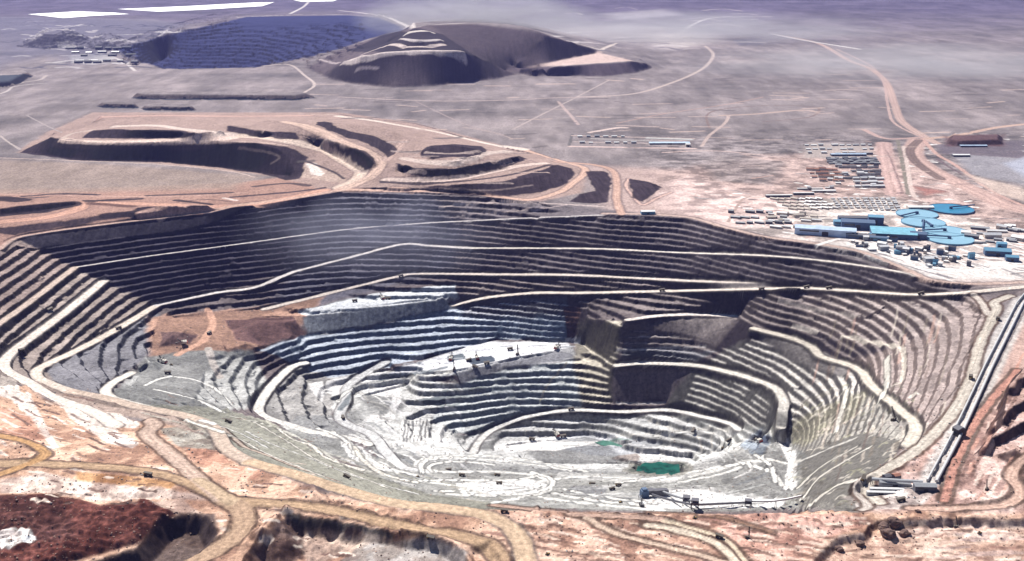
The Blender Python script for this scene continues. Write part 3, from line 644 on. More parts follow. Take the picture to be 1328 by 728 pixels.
# --- roads and tracks
PITROADS = [(ROAD_B,36,(.68,.61,.55),3),(ROAD_D[15:22],32,(.62,.54,.47),3),(ROAD_D[21:29],34,(.50,.40,.33),3),(ROAD_D[28:],34,(.52,.385,.27),3),(ROAD_D[7:16],24,(.58,.54,.52),3),(ROAD_D[:8],17,(.60,.55,.50),3),
    (ROAD_E,26,(.60,.53,.48),3),(ROAD_F,27,(.62,.55,.49),3),(ROAD_N,28,(.58,.53,.46),3),(ROAD_P,30,(.60,.57,.52),3),(ROAD_S,22,(.60,.59,.57),3),(ROAD_G,32,(.74,.72,.68),3),(ROAD_J,34,(.60,.60,.60),3),(WEDGE,30,(.68,.64,.58),3),
    (LINE_A[3:],12,(.55,.51,.50),None),(LINE_A[:4],26,(.52,.42,.36),3),(LEDGE_Q,24,(.66,.60,.56),None),(RIM[3:12],16,(.44,.31,.26),3)]
for pts, w, col, kd in PITROADS:
    if kd == 3 and w > 21: stroke(pts, w + 15, (.09,.078,.075), .75, None, 5, z=1)
for pts, w, col, kd in PITROADS:
    stroke(pts, w, col, .95, kd, z=1, tracks=.22 if w > 25 else .1)
ST = [
 # the brown roads of the foreground
 ([(-40,600),(0,601),(40,602),(90,603),(150,606),(200,613),(240,624),(280,642),(310,650),(380,655),(440,664),(511,680),(580,692),(620,702),(645,718),(650,740)], 30, (.44,.305,.20), 3),
 ([(290,645),(312,660),(316,680),(300,700),(270,718),(240,736)], 38, (.48,.335,.235), 3),
 ([(-20,560),(0,565),(30,572),(58,585),(50,596),(20,608),(-20,622)], 22, (.47,.28,.14), 3),
 ([(196,545),(200,552),(191,563),(212,582),(232,599),(258,623),(285,645)], 34, (.52,.39,.32), 3),
 ([(258,623),(275,634),(300,650)], 30, (.48,.36,.25), 3),
 ([(285,552),(300,565),(318,580),(345,590),(380,604),(440,625)], 14, (.55,.45,.38), 3),
 ([(640,655),(740,666),(840,672),(860,676)], 16, (.45,.31,.25), 3),
 ([(760,672),(800,692),(850,706),(900,718),(960,735)], 12, (.56,.43,.34), 3),
 ([(840,682),(880,688),(930,706),(955,730)], 16, (.62,.53,.43), 3), ([(860,676),(905,688),(940,700),(968,728)], 9, (.60,.50,.38), 3),
 ([(840,664),(900,668),(940,672),(1000,690)], 5, (.28,.17,.12), None),
 ([(1340,590),(1322,600),(1310,620),(1322,640),(1300,655),(1240,660),(1180,660)], 22, (.55,.38,.31), 3),
 ([(1310,384),(1290,392),(1292,402),(1284,420),(1270,450),(1262,480),(1250,510),(1236,534),(1205,568),(1180,590),(1150,608),(1125,622),(1128,640),(1140,652)], 26, (.52,.47,.41), 3),
 ([(1262,382),(1272,392),(1282,408)], 18, (.54,.48,.43), 3), ([(1115,620),(1112,640),(1125,655),(1118,662)], 16, (.52,.46,.42), 3),
 ([(1320,480),(1270,540),(1240,600),(1225,650)], 16, (.46,.24,.19), None),
 # rim road and the road down from the middle heap
 ([(783,277),(840,278),(890,281.5),(912,286.5),(947,296.5),(998,308),(1067,317),(1118,327),(1153,340),(1187,355),(1208,363),(1256,368),(1328,366),(1400,362)], 22, (.46,.345,.30), 3),
 ([(440,246),(543,248),(612,251),(660,257),(690,259),(726,249),(745,236),(757,226),(757,218),(735,211),(702,202),(679,194)], 34, (.58,.39,.31), 3),
 ([(720,210),(770,214),(795,222),(800,240),(800,260),(806,278)], 30, (.50,.33,.265), 3), ([(679,194),(640,188),(600,179),(560,170),(520,163),(480,156),(440,151)], 44, (.72,.61,.54), 3), ([(740,222),(640,196),(560,178)], 8, (.2,.14,.14), None),
 ([(815,232),(812,242),(822,256),(834,266),(850,258),(870,250)], 12, (.52,.36,.31), 3),
 ([(570,269),(619,264),(680,263),(730,265),(781,268)], 10, (.56,.46,.43), None), ([(600,279),(690,272),(735,266)], 8, (.4,.33,.32), None),
 ([(280,177),(330,178),(375,183.5),(416,194.5),(443,207),(468,222),(460,234),(440,243)], 58, (.68,.54,.45), 3),
 ([(369,158),(394,163),(420,172),(443,183),(478,197),(493,210),(484,226),(464,238),(440,246)], 54, (.62,.45,.37), 3),
 ([(78,181),(100,183.5),(137,184.5),(200,183),(270,181),(300,179)], 76, (.66,.51,.44), 3), ([(80,180),(95,173),(120,169)], 30, (.48,.38,.33), None), ([(150,164),(200,163),(240,168),(300,175)], 60, (.64,.52,.46), 3),
 ([(130,152),(160,151),(220,150),(300,151),(400,150)], 60, (.52,.35,.3), 3),
 ([(525,182),(516,192),(500,208)], 30, (.50,.36,.31), 3), ([(524,206),(560,211),(592,210),(632,199),(660,196)], 48, (.58,.47,.42), None), ([(500,234),(560,235),(600,230),(668,216.5),(708,211.5)], 44, (.66,.52,.46), 3),
 ([(0,288),(60,282),(100,272),(110,263),(150,264),(230,266),(310,268),(370,258),(420,247)], 60, (.56,.33,.25), 3), ([(206,284),(240,276),(270,270)], 20, (.5,.36,.31), None),
 ([(282,272),(309,266),(343,262),(400,254),(440,246)], 26, (.52,.35,.28), 3), ([(0,252),(100,254),(220,255),(320,250)], 14, (.44,.29,.24), None),
 ([(0,258),(60,256)], 18, (.07,.055,.06), None), ([(40,258),(90,252),(125,252)], 8, (.1,.07,.075), None), ([(110,263),(150,259),(180,256)], 9, (.08,.055,.06), None),
 ([(230,262),(270,259),(300,262)], 9, (.1,.065,.065), None), ([(290,257),(306,260)], 18, (.66,.56,.52), None),
 ([(0,257),(27,260)], 90, (.03,.022,.028), None), ([(0,279),(50,272),(97,265.5)], 64, (.03,.022,.028), None), ([(113,261),(150,259.5),(181,258)], 40, (.05,.036,.04), None), ([(118,264),(172,268)], 40, (.13,.075,.065), None), ([(136,280),(200,274),(260,268.5)], 46, (.028,.02,.027), None),
 ([(229,260),(272,265)], 34, (.05,.036,.04), None), ([(30,255),(80,251.5),(127,253)], 30, (.06,.045,.05), None), ([(192,254),(300,250)], 28, (.09,.065,.065), None), ([(182,276),(230,270),(272,271)], 40, (.5,.33,.28), None), ([(300,256),(380,249),(420,244)], 24, (.07,.05,.055), None), ([(330,242),(372,238),(400,241)], 30, (.09,.065,.065), None),
 ([(495,236),(560,238),(650,229),(712,214)], 24, (.06,.045,.05), None), ([(396,209),(430,222),(446,232)], 14, (.06,.045,.05), None),
 # far plain: roads and tracks
 ([(0,205),(60,207),(120,209.5),(200,213),(290,221),(330,230)], 12, (.46,.36,.32), None), ([(0,176),(10,184),(26,194)], 12, (.42,.36,.34), None), ([(35,150),(60,163),(80,172)], 10, (.36,.31,.30), None),
 ([(0,112),(20,108),(50,104),(60,98)], 26, (.42,.36,.34), None), ([(0,122),(10,118),(20,112),(60,108)], 20, (.45,.4,.38), None),
 ([(175,92),(160,80),(140,70),(155,62),(200,50),(222,34)], 26, (.55,.5,.48), 3), ([(340,86),(375,84),(395,98),(408,110),(395,120)], 22, (.5,.42,.39), 3),
 ([(440,14),(470,17),(500,22),(520,30),(537,38)], 40, (.62,.56,.53), 3), ([(300,23),(381,19.5),(451,19.5)], 26, (.50,.45,.43), None), ([(376,18),(392,10),(400,3)], 40, (.6,.56,.54), None),
 
 ([(450,52),(490,46),(505,38)], 22, (.5,.44,.44), None), ([(540,36),(556,33),(610,30),(660,32)], 26, (.62,.55,.52), None),
 ([(709,46),(740,54),(776,64),(785,62),(800,56)], 24, (.62,.53,.48), 3), ([(776,66),(760,74),(740,80)], 50, (.56,.43,.38), None), 
 ([(440,126),(560,131),(660,130),(720,127),(790,126)], 18, (.40,.32,.30), None), ([(665,168),(700,150),(740,130),(790,104)], 12, (.37,.31,.295), None), ([(724,132),(740,150),(750,162)], 14, (.42,.33,.31), None), ([(750,126),(820,122),(870,108),(910,90),(925,72),(915,60)], 22, (.46,.38,.35), 3),
 ([(600,165),(640,172),(664,180)], 10, (.36,.29,.27), None), ([(540,132),(600,160),(640,172)], 8, (.32,.26,.25), None),
 ([(1000,44),(1060,56),(1100,78),(1130,90),(1150,108),(1160,135),(1170,158),(1200,178),(1215,186)], 34, (.47,.34,.30), 3), ([(1085,64),(1130,86),(1146,108),(1152,140),(1160,160),(1190,176)], 12, (.44,.32,.29), 3),
 ([(1000,44),(1040,52),(1090,60),(1115,64)], 30, (.66,.62,.6), None), ([(880,44),(920,24),(1000,22)], 34, (.52,.48,.48), None), ([(1200,180),(1240,176),(1290,166),(1340,160)], 30, (.48,.34,.28), 3),
 ([(1190,182),(1184,200),(1200,216),(1230,232),(1270,250),(1300,265),(1340,276)], 100, (.50,.35,.31), 3), ([(1196,180),(1215,200),(1240,215),(1290,250),(1330,268)], 16, (.47,.31,.27), 3),
 ([(1164,182),(1170,210),(1178,252)], 14, (.2,.18,.15), None), ([(1146,186),(1152,220),(1160,252)], 80, (.50,.35,.32), None), ([(1120,168),(1150,180),(1195,178)], 24, (.45,.32,.29), None), ([(1172,190),(1176,210),(1184,252),(1200,262)], 14, (.54,.44,.4), 3),
 ([(1192,182),(1180,196),(1192,214),(1220,232)], 34, (.18,.13,.12), None), ([(1215,206),(1240,222),(1290,245),(1328,260)], 14, (.15,.11,.12), None), ([(1190,240),(1230,248),(1235,258)], 18, (.5,.38,.35), 3),
 ([(920,166),(918,148),(950,140),(1010,137),(1060,140),(1050,152),(990,158)], 10, (.19,.14,.13), None), ([(935,150),(980,148),(1040,143),(1060,146)], 26, (.43,.33,.29), None), ([(910,190),(920,176),(940,160),(945,150)], 14, (.43,.34,.31), 3),
 ([(905,118),(960,110)], 10, (.18,.16,.165), None), ([(800,160),(860,148),(940,136),(990,126)], 10, (.36,.25,.22), None), ([(738,190),(742,174)], 12, (.13,.12,.12), None), ([(765,172),(800,166),(812,166)], 24, (.6,.48,.44), None),
 ([(740,190),(900,193)], 22, (.56,.43,.4), None), ([(742,176),(900,180)], 12, (.5,.39,.36), None), ([(745,184),(838,186)], 10, (.5,.4,.37), None), ([(860,198),(930,196),(1010,204)], 12, (.5,.38,.35), None), ([(600,215+0),(606,214)], 4, (.5,.4,.36), None), ([(770,180),(870,184)], 30, (.33,.3,.29), None), ([(840,179),(896,181)], 22, (.48,.49,.48), None),
 ([(944,288),(960,262),(972,255)], 14, (.36,.27,.24), None), ([(940,250),(980,256),(1040,250),(1140,246)], 14, (.45,.33,.29), None), ([(960,200),(1000,206),(1060,204),(1130,200)], 10, (.4,.29,.26), None),
 ([(1060,318),(1100,310),(1160,330),(1210,352),(1328,345)], 16, (.7,.66,.64), None), ([(1100,300),(1150,322),(1200,345)], 12, (.68,.66,.65), None), ([(1190,346),(1240,350),(1260,356)], 18, (.74,.72,.7), None),
 # ramps and tracks inside the pit
 ([(1010,390),(1060,402),(1110,410)], 8, (.42,.37,.34), None), ([(1092,436),(1130,444),(1168,452),(1172,470),(1170,495)], 13, (.60,.54,.47), 3), ([(1028,425),(1060,430)], 12, (.58,.52,.47), None),
 ([(270,402),(276,420),(268,436),(258,446),(230,460)], 26, (.55,.33,.24), 3), ([(270,452),(276,470),(285,490)], 24, (.42,.38,.35), None),
 ([(640,652),(700,640),(715,628),(690,616),(640,612),(580,612),(545,608),(545,598),(580,592),(640,592),(700,600),(760,612)], 16, (.66,.65,.62), 3), ([(570,600),(610,597),(650,604),(610,608),(575,606)], 8, (.3,.3,.29), None),
 ([(700,625),(760,618),(860,622),(920,612),(960,600),(1000,596)], 16, (.64,.63,.6), 3), ([(700,645),(780,655),(860,662)], 14, (.7,.69,.66), 3), ([(545,614),(640,616),(700,618)], 6, (.25,.25,.24), None), ([(550,640),(640,645),(720,628)], 6, (.27,.27,.25), None),
 ([(920,660),(960,655),(1000,652)], 6, (.3,.3,.29), None), ([(1000,596),(1030,600),(1080,580),(1110,568)], 8, (.66,.64,.6), None),
 ([(800,566),(870,560),(920,556),(945,560)], 8, (.62,.6,.56), None), ([(840,546),(870,556),(872,570)], 6, (.6,.57,.52), None), ([(905,560),(910,585)], 6, (.6,.57,.52), None), ([(920,552),(924,580)], 5, (.6,.57,.52), None),
 ([(300,540),(360,556),(410,580),(440,600),(480,612)], 10, (.52,.51,.46), None), ([(480,585),(520,604),(560,612)], 10, (.7,.69,.67), None), ([(455,575),(470,590)], 9, (.75,.74,.73), None),
 ([(700,520),(710,500),(735,470)], 6, (.4,.38,.33), None), ([(560,626),(596,630),(625,622)], 8, (.72,.72,.68), None), ([(1060,560),(1100,546),(1130,520)], 8, (.5,.44,.38), None), ([(1150,548),(1185,550)], 9, (.34,.31,.29), None),
 ([(800,523.5),(863,523)], 6, (.5,.47,.46), None), ([(800,455),(860,452),(915,450)], 5, (.42,.4,.4), None), ([(828,437),(880,437)], 4, (.38,.34,.33), None),
]
for q, (P, w, col, kd) in enumerate(ST):      # dark bands along the road edges first, so junctions stay open
    if q < 16: stroke(P, w + 19, (.085,.055,.042), .85, None, 4)
    elif kd == 3 and P[0][1] < 300 and P[0][1] > 140 and P[0][0] < 900: stroke(P, w + 16, (.09,.065,.068), .6, None, 8)
    elif kd == 3 and P[0][1] > 560 and 500 < P[0][0] < 1010: stroke(P, w + 8, (.2,.2,.19), .7, None, 4)
for q, (P, w, col, kd) in enumerate(ST):
    if P[0][1] < 200 and P[0][0] > 380 and w < 60: w = w * 1.4
    stroke(P, w, col, .95, kd, tracks=.34 if q < 16 or w > 28 else .15)
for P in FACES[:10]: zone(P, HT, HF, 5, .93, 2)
for P, w, c in (([(150,186.5),(240,185),(330,184.5),(372,189)], 14, (.5,.38,.33)), ([(552,198),(590,199.5),(622,196)], 16, (.4,.32,.29)), ([(310,192),(345,197),(362,204),(352,212)], 12, (.22,.17,.16)), ([(570,245),(640,247),(690,240)], 12, (.2,.155,.15))): stroke(P, w, c, .8, None, 4)
stroke([(78,181.5),(100,184),(137,185),(200,183.5),(270,181.5),(300,179.5)], 26, (.66,.51,.44), .95, 3)
for P in ([(437,533),(446,520),(458,509),(453,524),(445,534)], [(484,494),(530,484),(580,475),(580,478),(530,489),(490,497)], [(536,523),(552,517),(577,514),(577,521),(552,526)], [(600,566),(612,560),(640,551),(640,555),(615,566)]): zone(P, (.13,.15,.165), (.08,.09,.1), 3, .85)
for k in range(16):
    u = 523 + 2.4 * k; stroke([(u, 545 + rng.uniform(-3, 3)), (u - 1 + rng.uniform(-2, 2), 558), (u - 3, 570 + rng.uniform(-3, 3))], rng.uniform(4, 8), (.12,.12,.12) if k % 2 else (.68,.67,.65), .85, None, 2)
for P, w in (([(461,503),(490,497),(520,493),(560,487),(585,483)], 11), ([(438,521),(446,511),(458,505)], 10), ([(548,613),(546,604),(556,597),(590,594),(640,597),(690,603),(740,611)], 9), ([(560,612),(556,606),(568,601),(600,599),(640,603)], 7), ([(545,624),(600,623),(660,623),(700,617)], 9),
             ([(580,641),(640,643),(690,639),(716,630),(712,620),(690,613)], 10), ([(565,637),(640,638),(690,634)], 7), ([(718,640),(760,648),(830,655)], 10), ([(725,634),(790,646),(850,653)], 7), ([(800,626),(850,620),(900,612),(950,603),(985,598)], 11), ([(880,626),(930,616),(960,606)], 8),
             ([(430,560),(450,572),(470,590),(500,606),(540,617)], 10), ([(412,556),(440,566),(455,580),(462,592)], 8), ([(320,560),(350,575),(390,590),(430,606),(480,624),(540,640)], 8), ([(260,545),(290,554),(320,566),(345,580)], 8), ([(200,505),(230,512),(258,520),(290,535)], 8), ([(215,488),(250,492),(280,505),(300,525)], 7), ([(188,500),(205,492),(222,488)], 7),
             ([(960,600),(1000,612),(1015,630)], 9), ([(850,566),(900,560),(935,566),(930,585),(900,592)], 8), ([(980,590),(1000,605),(1005,625)], 8)):
    stroke(P, w + 13, (.125,.125,.12), .75, None, 4); stroke(P, w + 3, (.70,.69,.66), .95, None, 3, tracks=.15)
zone([(806,612),(818,600),(850,598),(892,600),(900,610),(880,618),(840,618)], (.20,.19,.165), None, 5, .8)
zone([(814,610),(826,602),(858,600.5),(886,602),(893,609),(872,615.5),(838,615)], (.09,.10,.085), None, 4, .85)
for P, w in (([(1040,648),(1062,620),(1100,596),(1128,580)], 7), ([(1036,632),(1064,606),(1110,580)], 6), ([(1050,655),(1085,630),(1108,624)], 8), ([(1100,505),(1092,530),(1084,560)], 6), ([(1150,465),(1150,500),(1140,520)], 6),
             ([(330,548),(372,572),(410,596),(450,612),(500,632)], 6), ([(360,556),(380,570),(404,578),(424,594),(470,610)], 5), ([(240,545),(300,565),(350,590),(420,618)], 5), ([(460,580),(474,600),(500,616),(540,626)], 7)):
    stroke(P, w + 16, (.13,.125,.11), .75, None, 4); stroke(P, w + 5, (.66,.63,.57), .95, None, 3)
for k in range(150):   # faint crossing tracks on the plain
    u = rng.uniform(380, 1328); v = rng.uniform(95, 240); dx = rng.uniform(10, 50)
    stroke([(u, v), (u + dx, v + rng.uniform(-2, 2))], rng.uniform(6, 16) * (1 + max(0, 240 - v) / 60), rng.choice([(.11,.095,.095), (.38,.3,.275), (.44,.34,.3)]), .75)
# top left: industrial ground, ponds
for P, c in ( ([(0,22),(200,25),(240,35),(150,45),(0,40)], (.2,.18,.2)), ([(90,72),(130,68),(150,76),(120,84),(95,82)], (.5,.48,.46)), ([(205,82),(260,80),(250,86),(210,88)], (.42,.42,.42)),
              ([(950,52),(985,50),(990,58),(960,60)], (.13,.12,.14)),
             ([(1215,188),(1330,182),(1330,206),(1220,200)], (.13,.11,.13)), ([(1235,200),(1330,206),(1330,240),(1260,226)], (.25,.24,.26)), ([(1250,225),(1330,245),(1330,262),(1290,250)], (.5,.4,.35)), ([(1300,212),(1345,200),(1345,240)], (.33,.34,.4)), ([(1185,242),(1225,248),(1200,254)], (.3,.14,.12)),
             ([(1050,185),(1130,190),(1130,206),(1040,205)], (.36,.31,.29)), ([(1225,176),(1302,174),(1302,190),(1228,190)], (.1,.055,.058))):
    zone(P, c, None, 30, .9)
zone([(-20,22),(120,24),(250,30),(200,50),(165,66),(110,84),(60,72),(-20,90)], (.13,.125,.165), (.06,.06,.09), 300, .75)
for P, c, a_ in (([(700,38),(800,33),(900,38),(935,50),(860,66),(790,54),(720,44)], (.36,.32,.32), .7), ([(840,44),(905,43),(922,56),(880,62),(850,54)], (.5,.45,.43), .7), ([(780,18),(860,12),(880,20),(800,26)], (.36,.33,.35), .7), ([(960,45),(1010,42),(1020,56),(970,60)], (.17,.155,.17), .7)): zone(P, c, None, 220, a_)
for k in range(46):
    u = rng.uniform(700, 980); v = rng.uniform(10, 66) ; dx = rng.uniform(14, 60)
    stroke([(u, v), (u + dx * .5, v - rng.uniform(0, 2)), (u + dx, v + rng.uniform(-2, 2))], rng.uniform(20, 60), rng.choice([(.55,.5,.49), (.42,.37,.37), (.13,.12,.14), (.2,.18,.19)]), .65)
for k in range(90):
    u = rng.uniform(0, 240); v = rng.uniform(24, 88); dx = rng.uniform(8, 40)
    stroke([(u, v), (u + dx * .5, v - rng.uniform(-2, 2)), (u + dx, v + rng.uniform(-2, 2))], rng.uniform(20, 70), rng.choice([(.5,.47,.47), (.4,.37,.38), (.06,.06,.085), (.09,.085,.11), (.05,.05,.08)]), .75)
zone([(28,60),(118,52),(100,46),(60,44)], (.06,.055,.075), (.04,.038,.055), 30)
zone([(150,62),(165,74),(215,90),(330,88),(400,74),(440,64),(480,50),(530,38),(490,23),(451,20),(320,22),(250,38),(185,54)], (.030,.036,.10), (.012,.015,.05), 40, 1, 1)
zone([(398,88),(430,103),(510,113),(600,107),(665,97),(776,66),(697,41),(612,31),(554,33),(500,44),(440,66)], (.115,.09,.096), (.065,.05,.058), 60, 1, 2)
zone([(560,34),(612,32),(690,40),(770,66),(680,88),(650,92),(600,66)], (.075,.058,.064), (.06,.046,.05), 60)
zone([(680,88),(733,85),(820,79),(776,68),(740,76)], (.52,.40,.36), (.06,.045,.06), 30, 1, 2)
zone([(665,89),(733,86),(820,80),(842,86),(824,95),(781,99),(713,99),(676,94)], (.11,.085,.1), (.06,.047,.06), 20, 1, 2)
zone([(450,67),(500,44),(545,37),(575,45),(600,62),(618,74),(590,68),(500,68)], (.030,.024,.030), (.018,.014,.02), 20, .95, 2)  # upper cone tiers: painted shade, the gentle slopes catch sun
for P, w, c in (([(446,80,120),(470,73,195),(500,68,228),(560,66,238),(600,66,236)], 70, (.62,.53,.5)), ([(470,62,215),(505,58,246),(535,60,262),(575,58,258)], 50, (.55,.46,.43)), ([(520,50,290),(545,52,296),(572,51,290)], 44, (.52,.46,.45)), ([(527,42,322),(545,40,330),(560,40,330)], 60, (.6,.54,.5)), ([(415,78,40),(440,80,90)], 30, (.38,.32,.32)), ([(462,85,130),(490,85,140)], 26, (.32,.27,.28))): stroke(P, w, c, .92, None, 8, z=1)
for P in ([(170,127.5),(180,129.5),(385,130.5),(398,128),(414,127.5),(398,125.8),(385,127.2),(185,127)], [(124,138),(135,140.5),(178,141),(181,138.5),(176,137.5),(132,137.2)], [(182,141),(190,143.5),(246,144.5),(257,142.5),(248,141),(190,140.5)], [(-10,98),(36,97),(44,99),(20,110),(-10,114)]):
    zone(P, (.06,.07,.09), (.03,.036,.055), 0, 1, 2)
# mottling
mot = 1 + .16 * n2 + .12 * n1 + .2 * fbm(Xg / 8, Yg / 12, 71, 2) * near
lum = RISER.mean(-1, keepdims=True); RISER = RISER * np.where((kindmap > 0)[..., None], np.clip(.2 + lum * 4.4, 0, 1), 1)  # dark risers lowered further, deepening their shade by colour
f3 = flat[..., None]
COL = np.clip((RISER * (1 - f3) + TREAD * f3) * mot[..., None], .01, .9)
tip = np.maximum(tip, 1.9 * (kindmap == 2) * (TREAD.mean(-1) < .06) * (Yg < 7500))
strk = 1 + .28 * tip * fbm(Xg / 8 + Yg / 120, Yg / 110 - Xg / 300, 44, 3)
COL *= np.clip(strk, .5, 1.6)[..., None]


# rough broken ground off the roads, dumped piles on the dark red heap
off = blur((kindmap != 3).astype(float), 2)
fgm = sstep(2700, 2400, Yg) * (kindmap != 1) * off * (1 - roadw)
ridge = 1 - np.abs(fbm(Xg / 34, Yg / 34, 91, 3))
ZS += fgm * (5.0 * sstep(.55, 1, ridge) * sstep(-.1, .4, fbm(Xg / 130, Yg / 130, 92, 2)) + 1.3 * fbm(Xg / 9, Yg / 9, 93, 2))
w = raymarch(dens([(-80,646),(60,645),(130,659),(190,653),(222,664),(172,704),(60,734),(-80,765)], 8, True), ZS)
bl = block(w[:, 0].min(), w[:, 0].max(), w[:, 1].min(), w[:, 1].max())
ins = blur(inside(w[:, 0], w[:, 1], Xg[bl], Yg[bl]).astype(float), 3)
sp_ = fbm(Xg[bl] / 9, Yg[bl] / 9, 97, 3); COL[bl] = COL[bl] * (1 + ins * (.9 * sp_ + .25 * sstep(.1, .2, sp_)))[..., None]
ZS[bl] += ins * 6.5 * np.abs(np.sin(Xg[bl] / 9 + 2.2 * fbm(Xg[bl] / 30, Yg[bl] / 30, 95, 2)) * np.sin(Yg[bl] / 8.5 + 2 * fbm(Xg[bl] / 30, Yg[bl] / 30, 96, 2)))
# ------------------------------------------------------------------ the sheet, split by what it is
def ground_material():
    m = bpy.data.materials.new('earth'); m.use_nodes = True
    nt = m.node_tree; b = nt.nodes['Principled BSDF']; L = nt.links.new
    at = nt.nodes.new('ShaderNodeAttribute'); at.attribute_name = 'rock'
    geo = nt.nodes.new('ShaderNodeNewGeometry')
    n = nt.nodes.new('ShaderNodeTexNoise'); n.inputs['Scale'].default_value = .09; n.inputs['Detail'].default_value = 5; n.inputs['Roughness'].default_value = .7
    L(geo.outputs['Position'], n.inputs['Vector'])
    mr = nt.nodes.new('ShaderNodeMapRange'); mr.inputs[1].default_value = .3; mr.inputs[2].default_value = .7; mr.inputs[3].default_value = .62; mr.inputs[4].default_value = 1.36
    L(n.outputs[0], mr.inputs[0])
    nf = nt.nodes.new('ShaderNodeTexNoise'); nf.inputs['Scale'].default_value = .33; nf.inputs['Detail'].default_value = 3; nf.inputs['Roughness'].default_value = .75
    L(geo.outputs['Position'], nf.inputs['Vector'])
    mf = nt.nodes.new('ShaderNodeMapRange'); mf.inputs[1].default_value = .32; mf.inputs[2].default_value = .68; mf.inputs[3].default_value = .72; mf.inputs[4].default_value = 1.26
    L(nf.outputs[0], mf.inputs[0])
    mm = nt.nodes.new('ShaderNodeMath'); mm.operation = 'MULTIPLY'; L(mr.outputs[0], mm.inputs[0]); L(mf.outputs[0], mm.inputs[1])
    mx = nt.nodes.new('ShaderNodeVectorMath'); mx.operation = 'SCALE'
    L(at.outputs['Color'], mx.inputs[0]); L(mm.outputs[0], mx.inputs['Scale'])
    L(mx.outputs[0], b.inputs['Base Color'])
    b.inputs['Roughness'].default_value = 1.0; b.inputs['Specular IOR Level'].default_value = 0.05
    return m
EARTH = ground_material()
col = bpy.context.scene.collection
ids = np.arange(NY * NT).reshape(NY, NT)
quads = np.stack([ids[:-1, :-1], ids[:-1, 1:], ids[1:, 1:], ids[1:, :-1]], -1).reshape(-1, 4)
qk = kindmap[:-1, :-1].reshape(-1)
P3 = np.stack([Xg, Yg, ZS], -1).reshape(-1, 3)
C4 = np.concatenate([COL.reshape(-1, 3), np.ones((NY * NT, 1))], 1)
def sheet(name, q, label, cat):
    used = np.unique(q); rem = np.full(NY * NT, -1, np.int64); rem[used] = np.arange(len(used))
    me = bpy.data.meshes.new(name)
    me.vertices.add(len(used)); me.vertices.foreach_set('co', P3[used].astype(np.float32).ravel())
    me.loops.add(len(q) * 4); me.polygons.add(len(q))
    me.loops.foreach_set('vertex_index', rem[q].astype(np.int32).ravel())
    me.polygons.foreach_set('loop_start', np.arange(0, len(q) * 4, 4, dtype=np.int32))
    me.update(calc_edges=True)
    a = me.attributes.new('rock', 'FLOAT_COLOR', 'POINT'); a.data.foreach_set('color', C4[used].astype(np.float32).ravel())
    me.materials.append(EARTH)
    o = bpy.data.objects.new(name, me); col.objects.link(o)
    o['kind'] = 'structure'; o['label'] = label; o['category'] = cat
    return o
cy = (P3[quads[:, 0], 1]); cx_ = P3[quads[:, 0], 0]
sheet('ground', quads[qk == 0], 'dusty pinkish desert plain round the open pit', 'ground')
sheet('pit', quads[(qk == 1) & (cy < 7500)], 'huge terraced open pit mine with pale floor', 'open pit')
sheet('pit', quads[(qk == 1) & (cy >= 7500)], 'far dark blue terraced pit at the top left', 'open pit')
hk = qk == 2
sheet('hill', quads[hk & (cy < 7400)], 'stepped waste rock heap with winding roads behind the pit', 'waste heap')
sheet('hill', quads[hk & (cy >= 7400) & (cx_ < 80 )& (cy > 8700)], 'far stepped cone heap with broad brown flank', 'waste heap')
sheet('hill', quads[hk & (cy >= 7400) & (cx_ >= 80)& (cy > 8700)], 'low flat topped heap with pale top and dark face', 'waste heap')
sheet('hill', quads[hk & (cy >= 7400) & (cy <= 8700)], 'long low dark heaps lying on the grey plain', 'waste heap')
sheet('road', quads[qk == 3], 'pale haul roads winding round and down into the pit', 'road')
# ------------------------------------------------------------------ sky, sun, air, camera
sc = bpy.context.scene
SUN_EL, SUN_AZ = R(47), R(-24)        # azimuth measured from +Y (away from the camera) towards +X
w = bpy.data.worlds.new('World'); sc.world = w; w.use_nodes = True
nt = w.node_tree; bg = nt.nodes['Background']
sky = nt.nodes.new('ShaderNodeTexSky'); sky.sky_type = 'NISHITA'; sky.sun_disc = False
sky.sun_elevation = SUN_EL; sky.sun_rotation = SUN_AZ; sky.altitude = 3000; sky.air_density = 1.0; sky.dust_density = .6
nt.links.new(sky.outputs[0], bg.inputs[0]); bg.inputs[1].default_value = .05
sd = bpy.data.lights.new('sun', 'SUN'); sd.energy = 5.0; sd.angle = R(.5); sd.color = (1, .95, .88)
so = bpy.data.objects.new('sun', sd); col.objects.link(so)
dirv = Vector((math.sin(SUN_AZ) * math.cos(SUN_EL), math.cos(SUN_AZ) * math.cos(SUN_EL), math.sin(SUN_EL)))
so.rotation_euler = (-dirv).to_track_quat('-Z', 'Y').to_euler()
cd = bpy.data.cameras.new('camera'); cd.sensor_width = 36; cd.lens = 36 * FPX / 1328; cd.clip_start = 5; cd.clip_end = 400000
co = bpy.data.objects.new('camera', cd); col.objects.link(co); co.location = (0, 0, H); co.rotation_euler = (R(90) - PITCH, 0, 0)
sc.camera = co
